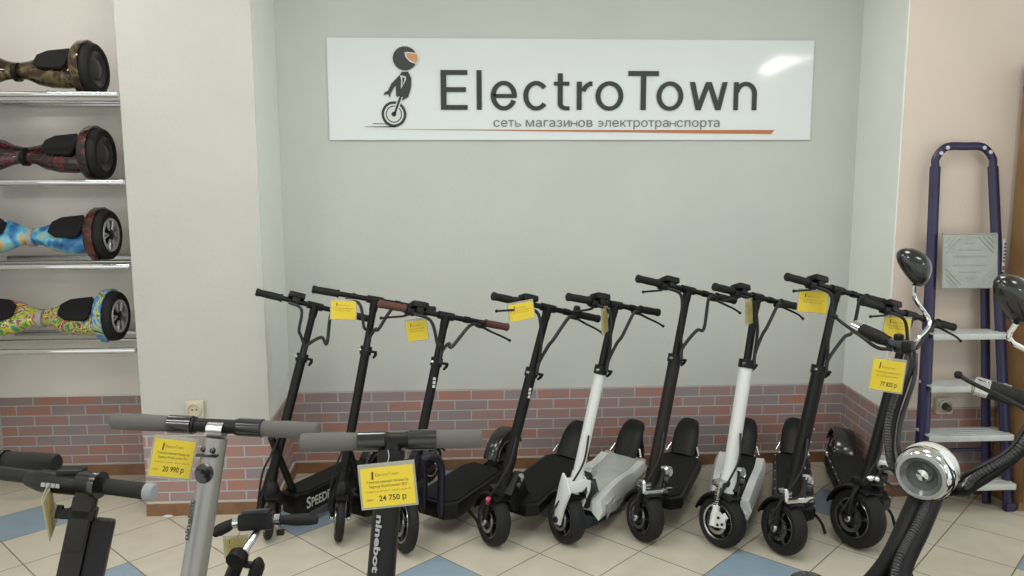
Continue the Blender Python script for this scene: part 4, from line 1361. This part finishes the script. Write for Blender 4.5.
# ------------------------------------------------------------------ scooters in the foreground
def front_scooter(label, T, P, rearv, bar_l, bar_r, grip_m, colm, top_r, low_r, gl, gr, clampm, word=None, wordm='print_grey', badge=False, end_cap=None):
    """low, simple-columned scooter: T handlebar centre, P front wheel on the floor, rearv where the back wheel stands"""
    T, P, Q = V(T), V((P[0], P[1], 0)), V((rearv[0], rearv[1], 0))
    t = thing('electric_scooter', (P + Q) / 2, label, 'scooter', 'scooters in the foreground')
    r = 0.10
    h = (Q - P).normalized()
    MF = Mx.Translation(P) @ Mx.Rotation(atan2(h.y, h.x), 4, 'Z')
    inv = MF.inverted()
    top = inv @ T
    A = V((0.05, 0, 0.30))
    ax = (top - A).normalized()
    side = V((0, 1, 0)) - ax * ax.y
    side.normalize()
    fwd = side.cross(ax)
    if fwd.x > 0:
        fwd = -fwd
    wheel(MF @ Mx.Translation((0, 0, r)), r, 0.05, t, 'front_wheel', disc=False, steps=24)
    m = MB(MF)
    for sy in (-1, 1):
        m.tube([(0, sy * 0.037, r), (0.02, sy * 0.037, 0.2), A + V((0, sy * 0.02, 0))], 0.013, 'black_metal', 8, 3)
    m.box(A + V((0, 0, -0.03)), (0.06, 0.085, 0.03), 'black_metal', 0.008)
    m.build('fork', t)
    arc_guard(MF @ Mx.Translation((0, 0, r)), r + 0.012, 0.062, 10, 120, 'black_metal', t, 'front_mudguard')
    m = MB(MF)
    m.tube([A - ax * 0.04, top - ax * 0.018], [low_r, top_r], colm, 24, 0)
    m.build('column', t)
    Fc = frame_at(top, side * -1, ax)           # x to the image right, y up the column, z toward the viewer
    if (MF.to_3x3() @ V(Fc.col[2][:3])).y > 0:
        Fc = frame_at(top, side, ax)
    if badge:
        m = MB(MF)
        m.lathe(Fc @ V((0, -0.098, top_r - 0.004)), Fc.col[2][:3], [(0.0225, 0), (0.0225, 0.005), (0.018, 0.006), (0, 0.007)], 'black_gloss', 28)
        m.box(Fc @ V((-0.004, -0.094, top_r + 0.004)), (0.004, 0.006, 0.010), 'dark_metal', 0.001)
        m.box(Fc @ V((0.005, -0.102, top_r + 0.004)), (0.004, 0.006, 0.008), 'dark_metal', 0.001)
        m.build('badge', t)
        m = MB(MF)
        m.lathe(Fc @ V((-0.012, -0.045, top_r - 0.003)), Fc.col[2][:3], [(0.0075, 0), (0.006, 0.004), (0, 0.005)], 'black_gloss', 12)
        m.lathe(Fc @ V((0.012, -0.045, top_r - 0.003)), Fc.col[2][:3], [(0.0075, 0), (0.006, 0.004), (0, 0.005)], 'black_gloss', 12)
        m.box(Fc @ V((0, -0.057, top_r * 0.9)), (0.012, 0.052, 0.005), 'black_gloss', 0.001, R=Mx.Identity(3))
        m.build('screw', t)
    if word:
        m = MB(MF)
        size, xoff, y0, ln, rotd, mt = word[1:]
        rl = top_r + (low_r - top_r) * min(1, (abs(y0) + 0.12) / (top - A).length)
        F = Fc @ Mx.Translation((xoff, y0, sqrt(max(1e-6, rl ** 2 - xoff ** 2)) + 0.0015)) @ Mx.Rotation(math.asin(max(-1, min(1, xoff / rl))), 4, 'Y') @ Mx.Rotation(radians(rotd), 4, 'Z')
        m.text(word[0], size, mt, F, width=ln, bold=0.0008, extrude=0.0008)
        if len(word[0]) > 6 and word[4] == 0:
            pass
        m.build('lettering', t)
    # handlebar
    L_, R_ = inv @ V(bar_l), inv @ V(bar_r)
    hb = MB(MF)
    d = (R_ - L_).normalized()
    g0, g1 = L_ + d * gl, R_ - d * gr
    hb.cyl(g0 - d * 0.03, g1 + d * 0.03, 0.0165, 'black_metal', seg=20)
    hb.cyl(g0 - d * 0.002, g0 + d * 0.055, 0.0215, 'black_gloss', seg=20)
    hb.cyl(g1 + d * 0.002, g1 - d * 0.055, 0.0215, 'black_gloss', seg=20)
    hb.cyl(g0 + d * 0.055, g0 + d * 0.062, 0.019, 'black_metal', seg=20)
    hb.cyl(g1 - d * 0.055, g1 - d * 0.062, 0.019, 'black_metal', seg=20)
    hbo = hb.build('handlebar', t)
    for a, b in ((L_, g0), (R_, g1)):
        dd = (b - a).normalized()
        ln = (b - a).length
        MB(MF).lathe(a, dd, [(0, 0), (0.0165, 0.0), (0.0195, 0.004), (0.020, ln * 0.5), (0.0185, ln - 0.004), (0.0165, ln)], grip_m, 24).build('grip', hbo)
    if clampm:
        MB(MF).cyl(top - d * 0.019, top + d * 0.019, 0.0195, clampm, seg=20).build('clamp', hbo)
    else:
        MB(MF).tube([top - ax * 0.06, top], [top_r * 0.8, 0.02], 'black_metal', 16, 0).build('clamp', hbo)
    # deck
    Ld = (Q - P).length
    x1 = Ld - r - 0.03
    m = MB(MF)
    m.prism([(0.13, -0.075), (0.10, -0.04), (0.10, 0.04), (0.13, 0.075), (x1, 0.075), (x1, -0.075)][::-1], 0.05, colm, Mx.Translation((0, 0, 0.085)), 0.012)
    dk = m.build('deck', t)
    MB(MF).prism([(0.15, -0.062), (0.15, 0.062), (x1 - 0.02, 0.062), (x1 - 0.02, -0.062)][::-1], 0.004, 'grip_mat', Mx.Translation((0, 0, 0.1345))).build('deck_mat', dk)
    MB(MF).tube([A + V((0.0, 0, 0.02)), (0.09, 0, 0.2), (0.14, 0, 0.115)], [0.026, 0.026, 0.024], 'black_metal', 12, 4).build('neck', t)
    wheel(MF @ Mx.Translation((Ld, 0, r)), r, 0.045, t, 'rear_wheel', disc=False, steps=24)
    m = MB(MF)
    for sy in (-1, 1):
        m.box(((x1 + Ld) / 2, sy * 0.033, 0.105), (Ld - x1 + 0.06, 0.010, 0.034), 'black_metal', 0.003)
    m.build('rear_fork', t)
    arc_guard(MF @ Mx.Translation((Ld, 0, r)), r + 0.012, 0.06, 30, 165, 'black_metal', t, 'rear_mudguard')
    return t, MF, Fc


# silver-columned scooter, left foreground
T = at(217, 430, 1.82)
front_scooter('silver-columned scooter in the foreground with grey grips and a round badge', T, (-0.70, 1.60), (-0.50, 2.38), at(113, 421, 1.87), at(318, 431, 1.79),
              'grey_rubber', 'silver_paint', 0.0265, 0.0305, 0.145, 0.135, 'steel', word=('ninebot', 0.022, -0.0125, -0.250, 0.09, 90, 'sign_ink'), badge=True)
# black-columned scooter, centre foreground
T4 = V((-0.168, 1.63, 1.0))
front_scooter('black-columned scooter in the centre foreground with vertical grey lettering', T4, (-0.235, 1.40), (-0.13, 2.20), T4 + V((-0.192, 0.0, 0.0)), T4 + V((0.190, 0.0, 0.002)),
              'grey_rubber', 'black_metal', 0.0285, 0.0305, 0.122, 0.10, None, word=('ninebot', 0.023, -0.0135, -0.150, 0.115, -90, 'print_grey'))

tag_px('yellow price tag on the silver-columned scooter, hanging slanted', (172.5, 458.5, 0.088, 0.086), 1.80, 0.24, yaw=0.30, price='20 990 р', hang=at(181, 437, 1.84), detail=True)
tag_px('large yellow price tag reading 24 750 on the black-columned scooter', (388, 486, 0.108, 0.081), 1.57, -0.085, price='24 750 р', hang=at(388, 450, 1.60), detail=True)


# black scooter with square column at the left edge
def corner_scooter():
    t = thing('electric_scooter', (-0.74, 1.75, 0), 'black scooter at the lower left with a square column and a grey-capped grip', 'scooter', 'scooters in the foreground')
    top = at(93, 481, 1.535)
    P = V((-0.84, 1.28, 0))
    Q = V((-1.02, 1.92, 0))
    h = (Q - P).normalized()
    ang = atan2(h.y, h.x)
    MF = Mx.Translation(P) @ Mx.Rotation(ang, 4, 'Z')
    r = 0.10
    wheel(MF @ Mx.Translation((0, 0, r)), r, 0.05, t, 'front_wheel', disc=False, steps=24)
    inv = MF.inverted()
    tl = inv @ top
    A = V((0.05, 0, 0.28))
    ax = (tl - A).normalized()
    m = MB(MF)
    for sy in (-1, 1):
        m.tube([(0, sy * 0.037, r), (0.02, sy * 0.037, 0.2), A + V((0, sy * 0.02, 0))], 0.013, 'black_metal', 8, 3)
    m.build('fork', t)
    arc_guard(MF @ Mx.Translation((0, 0, r)), r + 0.012, 0.062, 10, 120, 'black_metal', t, 'front_mudguard')
    Rz = frame_at((0, 0, 0), V((0, -1, 0)) + ax * ax.y, ax)
    R3 = Mx.Rotation(-0.3, 3, 'Z')
    Lc = (tl - A).length
    m = MB(MF @ Mx.Translation(A) @ Rz)
    m.box((-0.006, (Lc - 0.02) / 2 - 0.01, 0), (0.040, Lc - 0.02, 0.046), 'brown_metal', 0.004)
    m.box((-0.006, Lc - 0.075, 0.024), (0.034, 0.11, 0.006), 'brown_metal', 0.002)
    m.build('column', t)
    m = MB(MF @ Mx.Translation(A) @ Rz)
    m.box((0.034, Lc / 2 - 0.045, -0.004), (0.040, Lc - 0.05, 0.044), 'black_metal', 0.008)
    m.build('battery_case', t)
    m = MB(MF @ Mx.Translation(A) @ Rz)
    m.box((-0.006, Lc - 0.062, 0), (0.048, 0.022, 0.054), 'black_metal', 0.004)
    m.box((-0.040, Lc - 0.064, 0.012), (0.022, 0.020, 0.016), 'black_metal', 0.003)
    m.lathe((-0.045, Lc - 0.057, 0.012), (0, 1, 0), [(0.007, 0), (0.006, 0.008), (0, 0.008)], 'black_metal', 10)
    m.build('clamp', t)
    a, b = at(0, 476, 1.62), V((-0.632, 1.525, 0.957))
    b = at(152, 492, 1.50)
    a = at(-40, 468, 1.60)
    d = (b - a).normalized()
    hb = MB()
    hb.cyl(a, b - d * 0.02, 0.014, 'black_metal', seg=20)
    g0 = at(100, 485, 1.52)
    hb.cyl(g0 - d * 0.042, g0, 0.024, 'black_metal', seg=20)
    hb.cyl(g0 - d * 0.010, g0 + d * 0.002, 0.026, 'black_gloss', seg=20)
    bm_ = at(55, 482, 1.54)
    hb.tube([bm_ - d * 0.06, bm_ - d * 0.03, bm_ + d * 0.035, bm_ + d * 0.06], [0.014, 0.022, 0.021, 0.020], 'black_metal', 16, 0)
    hb.box(at(72, 471, 1.54), (0.05, 0.03, 0.012), 'black_metal', 0.004)
    hbo = hb.build('handlebar', t)
    F = frame_at(at(41, 484.5, 1.515) , (1, -0.02, -0.12), (0, 0.25, 1))
    m = MB(F)
    for k in range(4):
        m.prism([(k * 0.0092, -0.004), (k * 0.0092 + 0.0078, -0.004), (k * 0.0092 + 0.0078, 0.004), (k * 0.0092, 0.004)], 0.0008, 'print_grey')
    m.build('lettering', hbo)
    MB().lathe(b, -d, [(0, 0.0), (0.0165, 0.006), (0.016, 0.02), (0.0155, 0.08), (0.016, 0.095), (0.013, 0.098)], 'rubber', 24).build('grip', hbo)
    tag(MB().lathe(b, d, [(0.0168, -0.012), (0.0175, -0.004), (0.0165, 0.003), (0.014, 0.006), (0, 0.0065)], 'end_cap_grey', 24).build('end_cap', hbo), 'pale grey end cap')
    x1 = (Q - P).length - 0.13
    dk = MB(MF).prism([(0.13, -0.075), (0.10, -0.04), (0.10, 0.04), (0.13, 0.075), (x1, 0.075), (x1, -0.075)][::-1], 0.05, 'black_metal', Mx.Translation((0, 0, 0.085)), 0.012).build('deck', t)
    MB(MF).tube([A, (0.09, 0, 0.2), (0.14, 0, 0.115)], [0.026, 0.026, 0.024], 'black_metal', 12, 4).build('neck', t)
    wheel(MF @ Mx.Translation(((Q - P).length, 0, r)), r, 0.045, t, 'rear_wheel', disc=False, steps=24)
    m = MB(MF)
    for sy in (-1, 1):
        m.box((x1 + 0.07, sy * 0.033, 0.105), (0.20, 0.010, 0.034), 'black_metal', 0.003)
    m.build('rear_fork', t)
    return t


corner_scooter()

# the neighbour whose grip reaches in from the left edge
T0 = at(-62, 456, 1.74)
gr_end = at(57, 463, 1.66)
front_scooter('black scooter mostly outside the left edge, one rubber grip showing', T0, (T0.x - 0.16, T0.y - 0.22), (T0.x - 0.32, T0.y + 0.46), T0 - (gr_end - T0) * 1.0, gr_end, 'rubber', 'black_metal', 0.024, 0.028, 0.12, 0.13, None)
price_tag('price tag seen edge-on below the lower left handlebar', at(50.5, 511, 1.50), (-0.31, 1, 0.10), (-0.06, 0.02, 1), 0.075, 0.078, pale=True, string=at(48, 489, 1.52))


# small scooter with low folding handles
def small_scooter():
    t = thing('kick_scooter', (-0.66, 1.98, 0), 'small low scooter with chrome-ringed folding handles behind the silver column', 'scooter', 'scooters in the foreground')
    c = at(257, 521, 2.12)
    dirv = V((1, 0.0, 0.03))
    m = MB(frame_at(c, dirv, (0, 0.25, 1)))
    m.box((0, 0, 0), (0.098, 0.046, 0.05), 'black_metal', 0.010)
    m.box((0, 0.026, 0.002), (0.075, 0.010, 0.036), 'dark_metal', 0.003)
    m.box((0.064, -0.034, 0.0), (0.02, 0.016, 0.016), 'black_metal', 0.003)
    hd = m.build('handle_block', t)
    m = MB()
    for s, e in ((-1, at(214, 534, 2.12)), (1, at(318, 520, 2.12))):
        a = c + dirv.normalized() * s * 0.062
        g = MB().tube([a, a.lerp(e, 0.35), a.lerp(e, 0.75) + V((0, 0, 0.002)), e], [0.012, 0.016, 0.017, 0.011], 'rubber', 14, 4).build('grip', hd)
        tag(MB().cyl(c + dirv.normalized() * s * 0.048, c + dirv.normalized() * s * 0.064, 0.0165, 'chrome', seg=18).build('ring', hd), 'chrome ring')
    b0 = c + V((0.004, -0.005, -0.025))
    b1 = at(240, 556, 2.02)
    tag(MB().cyl(b0, b1 - V((0.01, 0.01, 0.02)), 0.0105, 'steel', seg=16).build('upper_column', t), 'bare steel tube')
    foot = V((-0.80, 2.04, 0))
    hd_ = V((-0.765, 2.04, 0.22))
    m = MB()
    m.tube([b1, hd_], [0.019, 0.021], 'black_metal', 16, 0)
    m.lathe(b1 + V((0, 0, 0.004)), (b0 - b1), [(0.0, -0.03), (0.026, -0.028), (0.027, -0.004), (0.022, 0.004), (0.010, 0.008)], 'black_metal', 16)
    m.build('column', t)
    # folded handle lobe and quick release beside the column
    m = MB()
    e = b1 + V((0.045, 0.0, -0.03))
    m.tube([e + V((0.012, 0, 0.012)), e, e.lerp(hd_, 0.3) + V((0.025, 0, 0)), e.lerp(hd_, 0.55) + V((0.02, 0, 0))], [0.012, 0.019, 0.018, 0.014], 'rubber', 12, 4)
    m.tube([b1 + V((0.0, 0, -0.02)), e], 0.010, 'black_metal', 8, 0)
    m.lathe(b1 + V((-0.022, -0.008, 0.0)), (0, 0, 1), [(0.006, 0), (0.005, 0.012), (0, 0.013)], 'steel', 10)
    m.build('release_lever', t)
    r = 0.075
    h = V((-0.90, 0.43, 0))
    MF = Mx.Translation(foot) @ Mx.Rotation(atan2(h.y, h.x), 4, 'Z')
    wheel(MF @ Mx.Translation((0, 0, r)), r, 0.035, t, 'front_wheel', disc=False, steps=24)
    inv = MF.inverted()
    hl = inv @ hd_
    m = MB(MF)
    for sy in (-1, 1):
        m.tube([(0, sy * 0.027, r), (hl.x * 0.6, sy * 0.027, 0.16), (hl.x, hl.y, hl.z)], 0.009, 'black_metal', 8, 3)
    m.build('fork', t)
    m = MB(MF)
    m.prism([(0.10, -0.05), (0.10, 0.05), (0.38, 0.055), (0.38, -0.055)][::-1], 0.03, 'black_metal', Mx.Translation((0, 0, 0.06)), 0.008)
    m.tube([hl, (hl.x + 0.05, 0, 0.12), (0.15, 0, 0.08)], 0.018, 'black_metal', 10, 3)
    m.build('deck', t)
    wheel(MF @ Mx.Translation((0.46, 0, r)), r, 0.035, t, 'rear_wheel', disc=False, steps=24)
    m = MB(MF)
    for sy in (-1, 1):
        m.box((0.42, sy * 0.025, 0.077), (0.13, 0.008, 0.025), 'black_metal', 0.002)
    m.build('rear_fork', t)


small_scooter()
tag_px('dull yellow price tag hanging low behind the small scooter\'s handle block', (236, 547, 0.062, 0.050), 2.16, -0.05, pale=True, hang=at(240, 531, 2.13))


# ------------------------------------------------------------------ electric motorbikes with round headlamp
def motorbike(label, head, dxy, bxy=(-0.985, -0.17), shift=(0.0, 0.0)):
    """head: centre of the headlamp; dxy: the way it faces; local x forward, y to its left, z up"""
    d = V((dxy[0], dxy[1], 0)).normalized()
    base = V((head[0], head[1], 0))
    t = thing('electric_motorbike', base, label, 'motorbike', 'electric motorbikes at the right')
    M = Mx(((d.x, -d.y, 0, base.x), (d.y, d.x, 0, base.y), (0, 0, 1, 0), (0, 0, 0, 1)))
    hz = head[2]
    e = V((bxy[0], bxy[1], 0)).normalized()
    MBD = Mx(((e.x, -e.y, 0, base.x), (e.y, e.x, 0, base.y), (0, 0, 1, 0), (0, 0, 0, 1)))     # body; the front end is steered off it
    # headlamp looks forward, a little turned to its left
    LD = V((0.995, 0.08, -0.08)).normalized()
    o = V((0.0, 0, hz))
    m = MB(M)
    m.lathe(o, LD, [(0.0, -0.085), (0.035, -0.080), (0.062, -0.060), (0.078, -0.030), (0.083, 0.0), (0.081, 0.022)], 'white_plastic', 40)
    hl = m.build('headlamp', t)
    x = LD.cross(V((0, 0, 1))).normalized()
    u = x.cross(LD)
    m = MB(M)
    # dark slot along the top of the shell
    rings = []
    for k in range(9):
        q = radians(136 - k * 8)
        ring = []
        for dh, rr_ in ((-0.052, 0.071), (-0.034, 0.0795)):
            pass
        c0 = o + LD * -0.050 + (x * cos(q) + u * sin(q)) * 0.0715
        c1 = o + LD * -0.030 + (x * cos(q) + u * sin(q)) * 0.0800
        rings.append([c0 - LD * 0.0, c1, c1 - (x * cos(q) + u * sin(q)) * 0.01, c0 - (x * cos(q) + u * sin(q)) * 0.01])
    m.rings(rings, 'black_gloss')
    m.build('slot', hl)
    m = MB(M)
    m.lathe(o, LD, [(0.081, 0.014), (0.083, 0.026), (0.079, 0.046), (0.070, 0.058), (0.064, 0.060)], 'chrome', 40)
    m.build('chrome_ring', hl)
    m = MB(M)
    m.lathe(o, LD, [(0.070, 0.055), (0.0685, 0.062), (0.060, 0.064), (0.058, 0.060)], 'print_grey', 40)
    m.lathe(o, LD, [(0.060, 0.062), (0.054, 0.058), (0.044, 0.052)], 'reflector', 40)
    m.lathe(o, LD, [(0.044, 0.053), (0.038, 0.040), (0.026, 0.026), (0.012, 0.020), (0, 0.020)], 'reflector', 32)
    m.lathe(o, LD, [(0.024, 0.026), (0.023, 0.040), (0.017, 0.048), (0, 0.052)], 'chrome', 20)
    m.build('lens', hl)
    # steering head and fork with the front wheel
    axle = V((0.40, 0, 0.225))
    r = 0.225
    m = MB(M)
    m.cyl((-0.075, 0, hz - 0.10), (-0.09, 0, hz + 0.02), 0.03, 'black_metal')
    m.box((-0.06, 0, hz - 0.055), (0.07, 0.13, 0.035), 'black_metal', 0.01)
    m.tube([(-0.06, 0, hz - 0.01), (-0.02, 0, hz)], 0.02, 'black_metal', 10, 0)
    st = m.build('steering_head', t)
    for sy in (-1, 1):
        m = MB(M)
        pts = [V((-0.045, sy * 0.016, hz - 0.04)), V((0.065, sy * 0.016, hz - 0.145)), V((0.18, sy * 0.017, 0.45)), V((0.275, sy * 0.055, 0.355)), axle + V((0, sy * 0.098, 0))]
        rings = []
        P_ = smooth_path(pts, 6)
        for k, p in enumerate(P_):
            q = k / (len(P_) - 1)
            wx = 0.036 + 0.010 * q
            tn = (P_[min(k + 1, len(P_) - 1)] - P_[max(k - 1, 0)]).normalized()
            nn = V((0, 1, 0)).cross(tn).normalized()
            rings.append([p + nn * (wx * cos(2 * pi * j / 12)) + V((0, 0.029 * sin(2 * pi * j / 12), 0)) for j in range(12)])
        m.rings(rings, 'black_metal')
        m.build('fork_leg', t)
    wheel(M @ Mx.Translation(axle), r, 0.12, t, 'front_wheel')
    m = MB(M)
    m.tube([(0.33, 0, 0.40), (0.42, 0, 0.425), (0.53, 0, 0.455), (0.625, 0, 0.545), (0.67, 0, 0.570), (0.705, 0, 0.555)], [0.045, 0.050, 0.050, 0.048, 0.042, 0.012], 'black_gloss', 18, 5, flat=((0, 0, 1), 0.42))
    m.build('front_mudguard', t)
    # ribbed cable sleeves
    def ribbed(pts, rad, mb, n=7):
        P_ = smooth_path(pts, n)
        mb.tube(P_, rad * 0.8, 'cable', 8, 0)
        acc = 0.0
        last = P_[0]
        for a_, b_ in zip(P_, P_[1:]):
            seg = (b_ - a_).length
            k = int(seg / 0.011) + 1
            for j in range(k):
                c_ = a_.lerp(b_, j / k)
                mb.lathe(c_, (b_ - a_), [(rad * 0.75, -0.004), (rad, -0.0025), (rad, 0.0025), (rad * 0.75, 0.004)], 'cable_rib', 8)
    hbo = None
    m = MB(M)
    bars = {}
    for sy in (-1, 1):
        yy = (0, 0.064, 0.112, 0.140, 0.140, 0.145, 0.183, 0.357) if sy < 0 else (0, 0.075, 0.125, 0.215, 0.250, 0.262, 0.31, 0.47)
        pts = [V((x_, sy * y_, hz + z_)) for x_, y_, z_ in zip((-0.06, -0.035, -0.012, -0.060, -0.135, -0.185, -0.212, -0.233), yy, (-0.055, -0.055, -0.01, 0.10, 0.225, 0.285, 0.308, 0.350))]
        bars[sy] = pts
        m.tube(pts, 0.0145, 'black_metal', 12, 6)
    hbo = m.build('handlebar', t)
    for sy in (-1, 1):
        pts = bars[sy]
        a_, b_ = pts[6], pts[7]
        dd = (b_ - a_).normalized()
        MB(M).lathe(b_ + dd * 0.01, -dd, [(0, 0), (0.014, 0.0), (0.0225, 0.005), (0.0225, 0.105), (0.018, 0.125), (0.018, 0.135), (0.014, 0.137)], 'rubber', 20).build('grip', hbo)
        tag(MB(M).lathe(b_ + dd * 0.012, -dd, [(0, 0), (0.016, 0.0), (0.0235, 0.005), (0.0235, 0.034), (0.019, 0.036)], 'chrome', 20).build('end_cap', hbo), 'chrome grip end')
        cl = b_ - dd * 0.155
        m = MB(M)
        m.box(cl, (0.05, 0.055, 0.042), 'black_gloss', 0.01)
        m.box(cl + V((0.01, -sy * 0.04, 0.004)), (0.04, 0.035, 0.034), 'black_metal', 0.008)
        m.lathe(cl + V((-0.01, sy * 0.0, 0.02)), (0, 0, 1), [(0.016, 0), (0.016, 0.012), (0.012, 0.016), (0, 0.016)], 'black_metal', 14)
        m.build('switch_box', hbo)
        m = MB(M)
        lv = [cl + V((0.03, 0, -0.008)), cl + V((0.06, sy * 0.035, -0.006)), cl + dd * 0.10 + V((0.065, 0, 0.0)), cl + dd * 0.175 + V((0.055, 0, 0.012)), cl + dd * 0.21 + V((0.052, 0, 0.022))]
        m.tube(lv, [0.009, 0.008, 0.0075, 0.007, 0.007], 'black_metal', 8, 5, flat=((0, 0, 1), 0.7))
        m.lathe(lv[-1], (0, sy, 0.2), [(0, -0.010), (0.008, -0.007), (0.010, 0), (0.008, 0.007), (0, 0.010)], 'black_metal', 10)
        m.build('brake_lever', hbo)
        # mirror
        mb_ = cl - dd * 0.035 + V((0, 0, 0.01))
        mc = mb_ + V((-0.060 + shift[0], sy * 0.016 + shift[1], 0.240))
        m = MB(M)
        m.tube([mb_, mb_ + V((-0.02, -sy * 0.02, 0.025)), mb_ + V((-0.085, -sy * 0.03, 0.075)), mc + V((-0.015, 0, -0.095)), mc + V((0.0, 0, -0.045))], 0.0065, 'chrome', 8, 4)
        ms = m.build('mirror_stalk', hbo)
        m = MB(M)
        rings = []
        nrm = V((0.80, 0.55, 0.05)).normalized()
        e1 = V((0, 0, 1)).cross(nrm).normalized()
        e2 = nrm.cross(e1)
        for dep, k in ((-0.016, 0.9), (-0.018, 0.97), (-0.010, 1.0), (0.008, 0.92), (0.022, 0.70), (0.030, 0.40), (0.032, 0.08)):
            ring = []
            for j in range(20):
                q = 2 * pi * j / 20
                xx, yy = cos(q), sin(q)
                px_ = 0.052 * xx * (1.0 + 0.35 * yy) - 0.010 * yy
                py_ = 0.062 * yy + 0.014 * xx * -1
                ring.append(mc + nrm * dep + e1 * (px_ * k) + e2 * (py_ * k + 0.012))
            rings.append(ring)
        m.rings(rings, 'black_gloss')
        m.build('mirror', ms)
        # sleeves: down the bar, past the lamp, on to the fork
        m = MB(M)
        off = V((0.024, 0.0, 0.012))
        ribbed([cl + V((0.02, -sy * 0.05, -0.02)), pts[4] + off, pts[3] + off, pts[2] + V((0.02, 0, 0.022)), V((-0.04, sy * 0.10, hz - 0.06))], 0.0105, m)
        off2 = V((-0.006, -sy * 0.024, 0.004))
        m.tube([cl + V((0.0, -sy * 0.06, -0.02)), pts[4] + off2, pts[3] + off2, pts[2] + off2 + V((0, 0, 0.02)), V((-0.10, sy * 0.06, hz - 0.04))], 0.007, 'cable', 8, 6)
        m.build('cable_sleeve', t)
        m = MB(M)
        if sy == 1:
            ribbed([V((0.02, 0.02, hz - 0.07)), V((0.105, 0.022, hz - 0.13)), V((0.225, 0.022, 0.475)), V((0.31, 0.06, 0.395))], 0.011, m)
            m.build('cable_sleeve', t)
    m = MB(M)
    m.tube([V((-0.02, -0.05, hz - 0.10)), V((-0.02, -0.11, hz - 0.09)), V((0.0, -0.14, hz - 0.06)), V((0.0, -0.12, hz - 0.03)), V((-0.03, -0.08, hz - 0.05))], 0.005, 'cable', 6, 6)
    m.build('loose_cable', t)
    # frame, seat, back wheel
    m = MB(MBD)
    m.tube([(0.12, 0.06, 0.40), (0.06, 0.03, 0.32), (-0.10, 0, 0.25), (-0.42, 0, 0.20), (-0.85, 0, 0.22)], [0.035, 0.036, 0.04, 0.04, 0.035], 'black_metal', 14, 6)
    m.build('frame', t)
    m = MB(MBD)
    m.prism([(-0.28, -0.14), (-0.28, 0.14), (-0.72, 0.15), (-0.72, -0.15)], 0.10, 'black_metal', Mx.Translation((0, 0, 0.11)), 0.02)
    m.build('footboard', t)
    m = MB(MBD)
    m.tube([(-0.62, 0, 0.29), (-0.80, 0, 0.50)], 0.03, 'black_metal', 12, 0)
    m.build('seat_post', t)
    m = MB(MBD)
    m.tube([(-0.58, 0, 0.52), (-0.75, 0, 0.56), (-0.98, 0, 0.58), (-1.16, 0, 0.66)], [0.07, 0.12, 0.13, 0.10], 'rubber', 18, 5, flat=((0, 0, 1), 0.45))
    m.build('seat', t)
    wheel(MBD @ Mx.Translation((-1.0, 0, r)), r, 0.14, t, 'rear_wheel')
    m = MB(MBD)
    for sy in (-1, 1):
        m.tube([(-0.70, sy * 0.10, 0.24), (-1.0, sy * 0.10, r)], 0.02, 'black_metal', 10, 0)
    m.build('rear_fork', t)
    arc_guard(MBD @ Mx.Translation((-1.0, 0, r)), r + 0.04, 0.16, 30, 150, 'black_gloss', t, 'rear_mudguard', lip=0.03)
    # side stand
    MB(MBD).tube([(-0.35, 0.12, 0.22), (-0.36, 0.20, 0.10), (-0.36, 0.26, 0.008)], 0.010, 'dark_metal', 8, 4).build('side_stand', t)
    return M


HEAD = at(928, 470, 2.18)
MB1 = motorbike('black electric motorbike with a round white and chrome headlamp, foreground right', HEAD, (-0.80, -0.60))
motorbike('black electric motorbike mostly outside the right edge, grip and mirror showing', V((1.482, 1.476, HEAD.z)), (-0.393, -0.92), (-0.90, -0.43), (0.04, -0.10))
tag_px('yellow price tag tilted under the motorbike grip, in front of a scooter column', (887.5, 375.5, 0.104, 0.092), 2.27, 0.17, yaw=0.05, price='77 825 р', hang=at(893, 350, 2.36))

# scrap of paper on the floor by the left pillar
m = MB(Mx.Translation(at(168, 517, z=0.0)))
m.prism([(-0.022, -0.010), (0.005, -0.014), (0.024, 0.0), (0.012, 0.012), (-0.012, 0.010)], 0.004, 'paper_scrap', Mx.Rotation(0.08, 4, 'Y') @ Mx.Translation((0, 0, 0.002)))
tag(m.build('paper_scrap'), 'tiny white scrap of paper on the floor before the left pillar', 'litter')
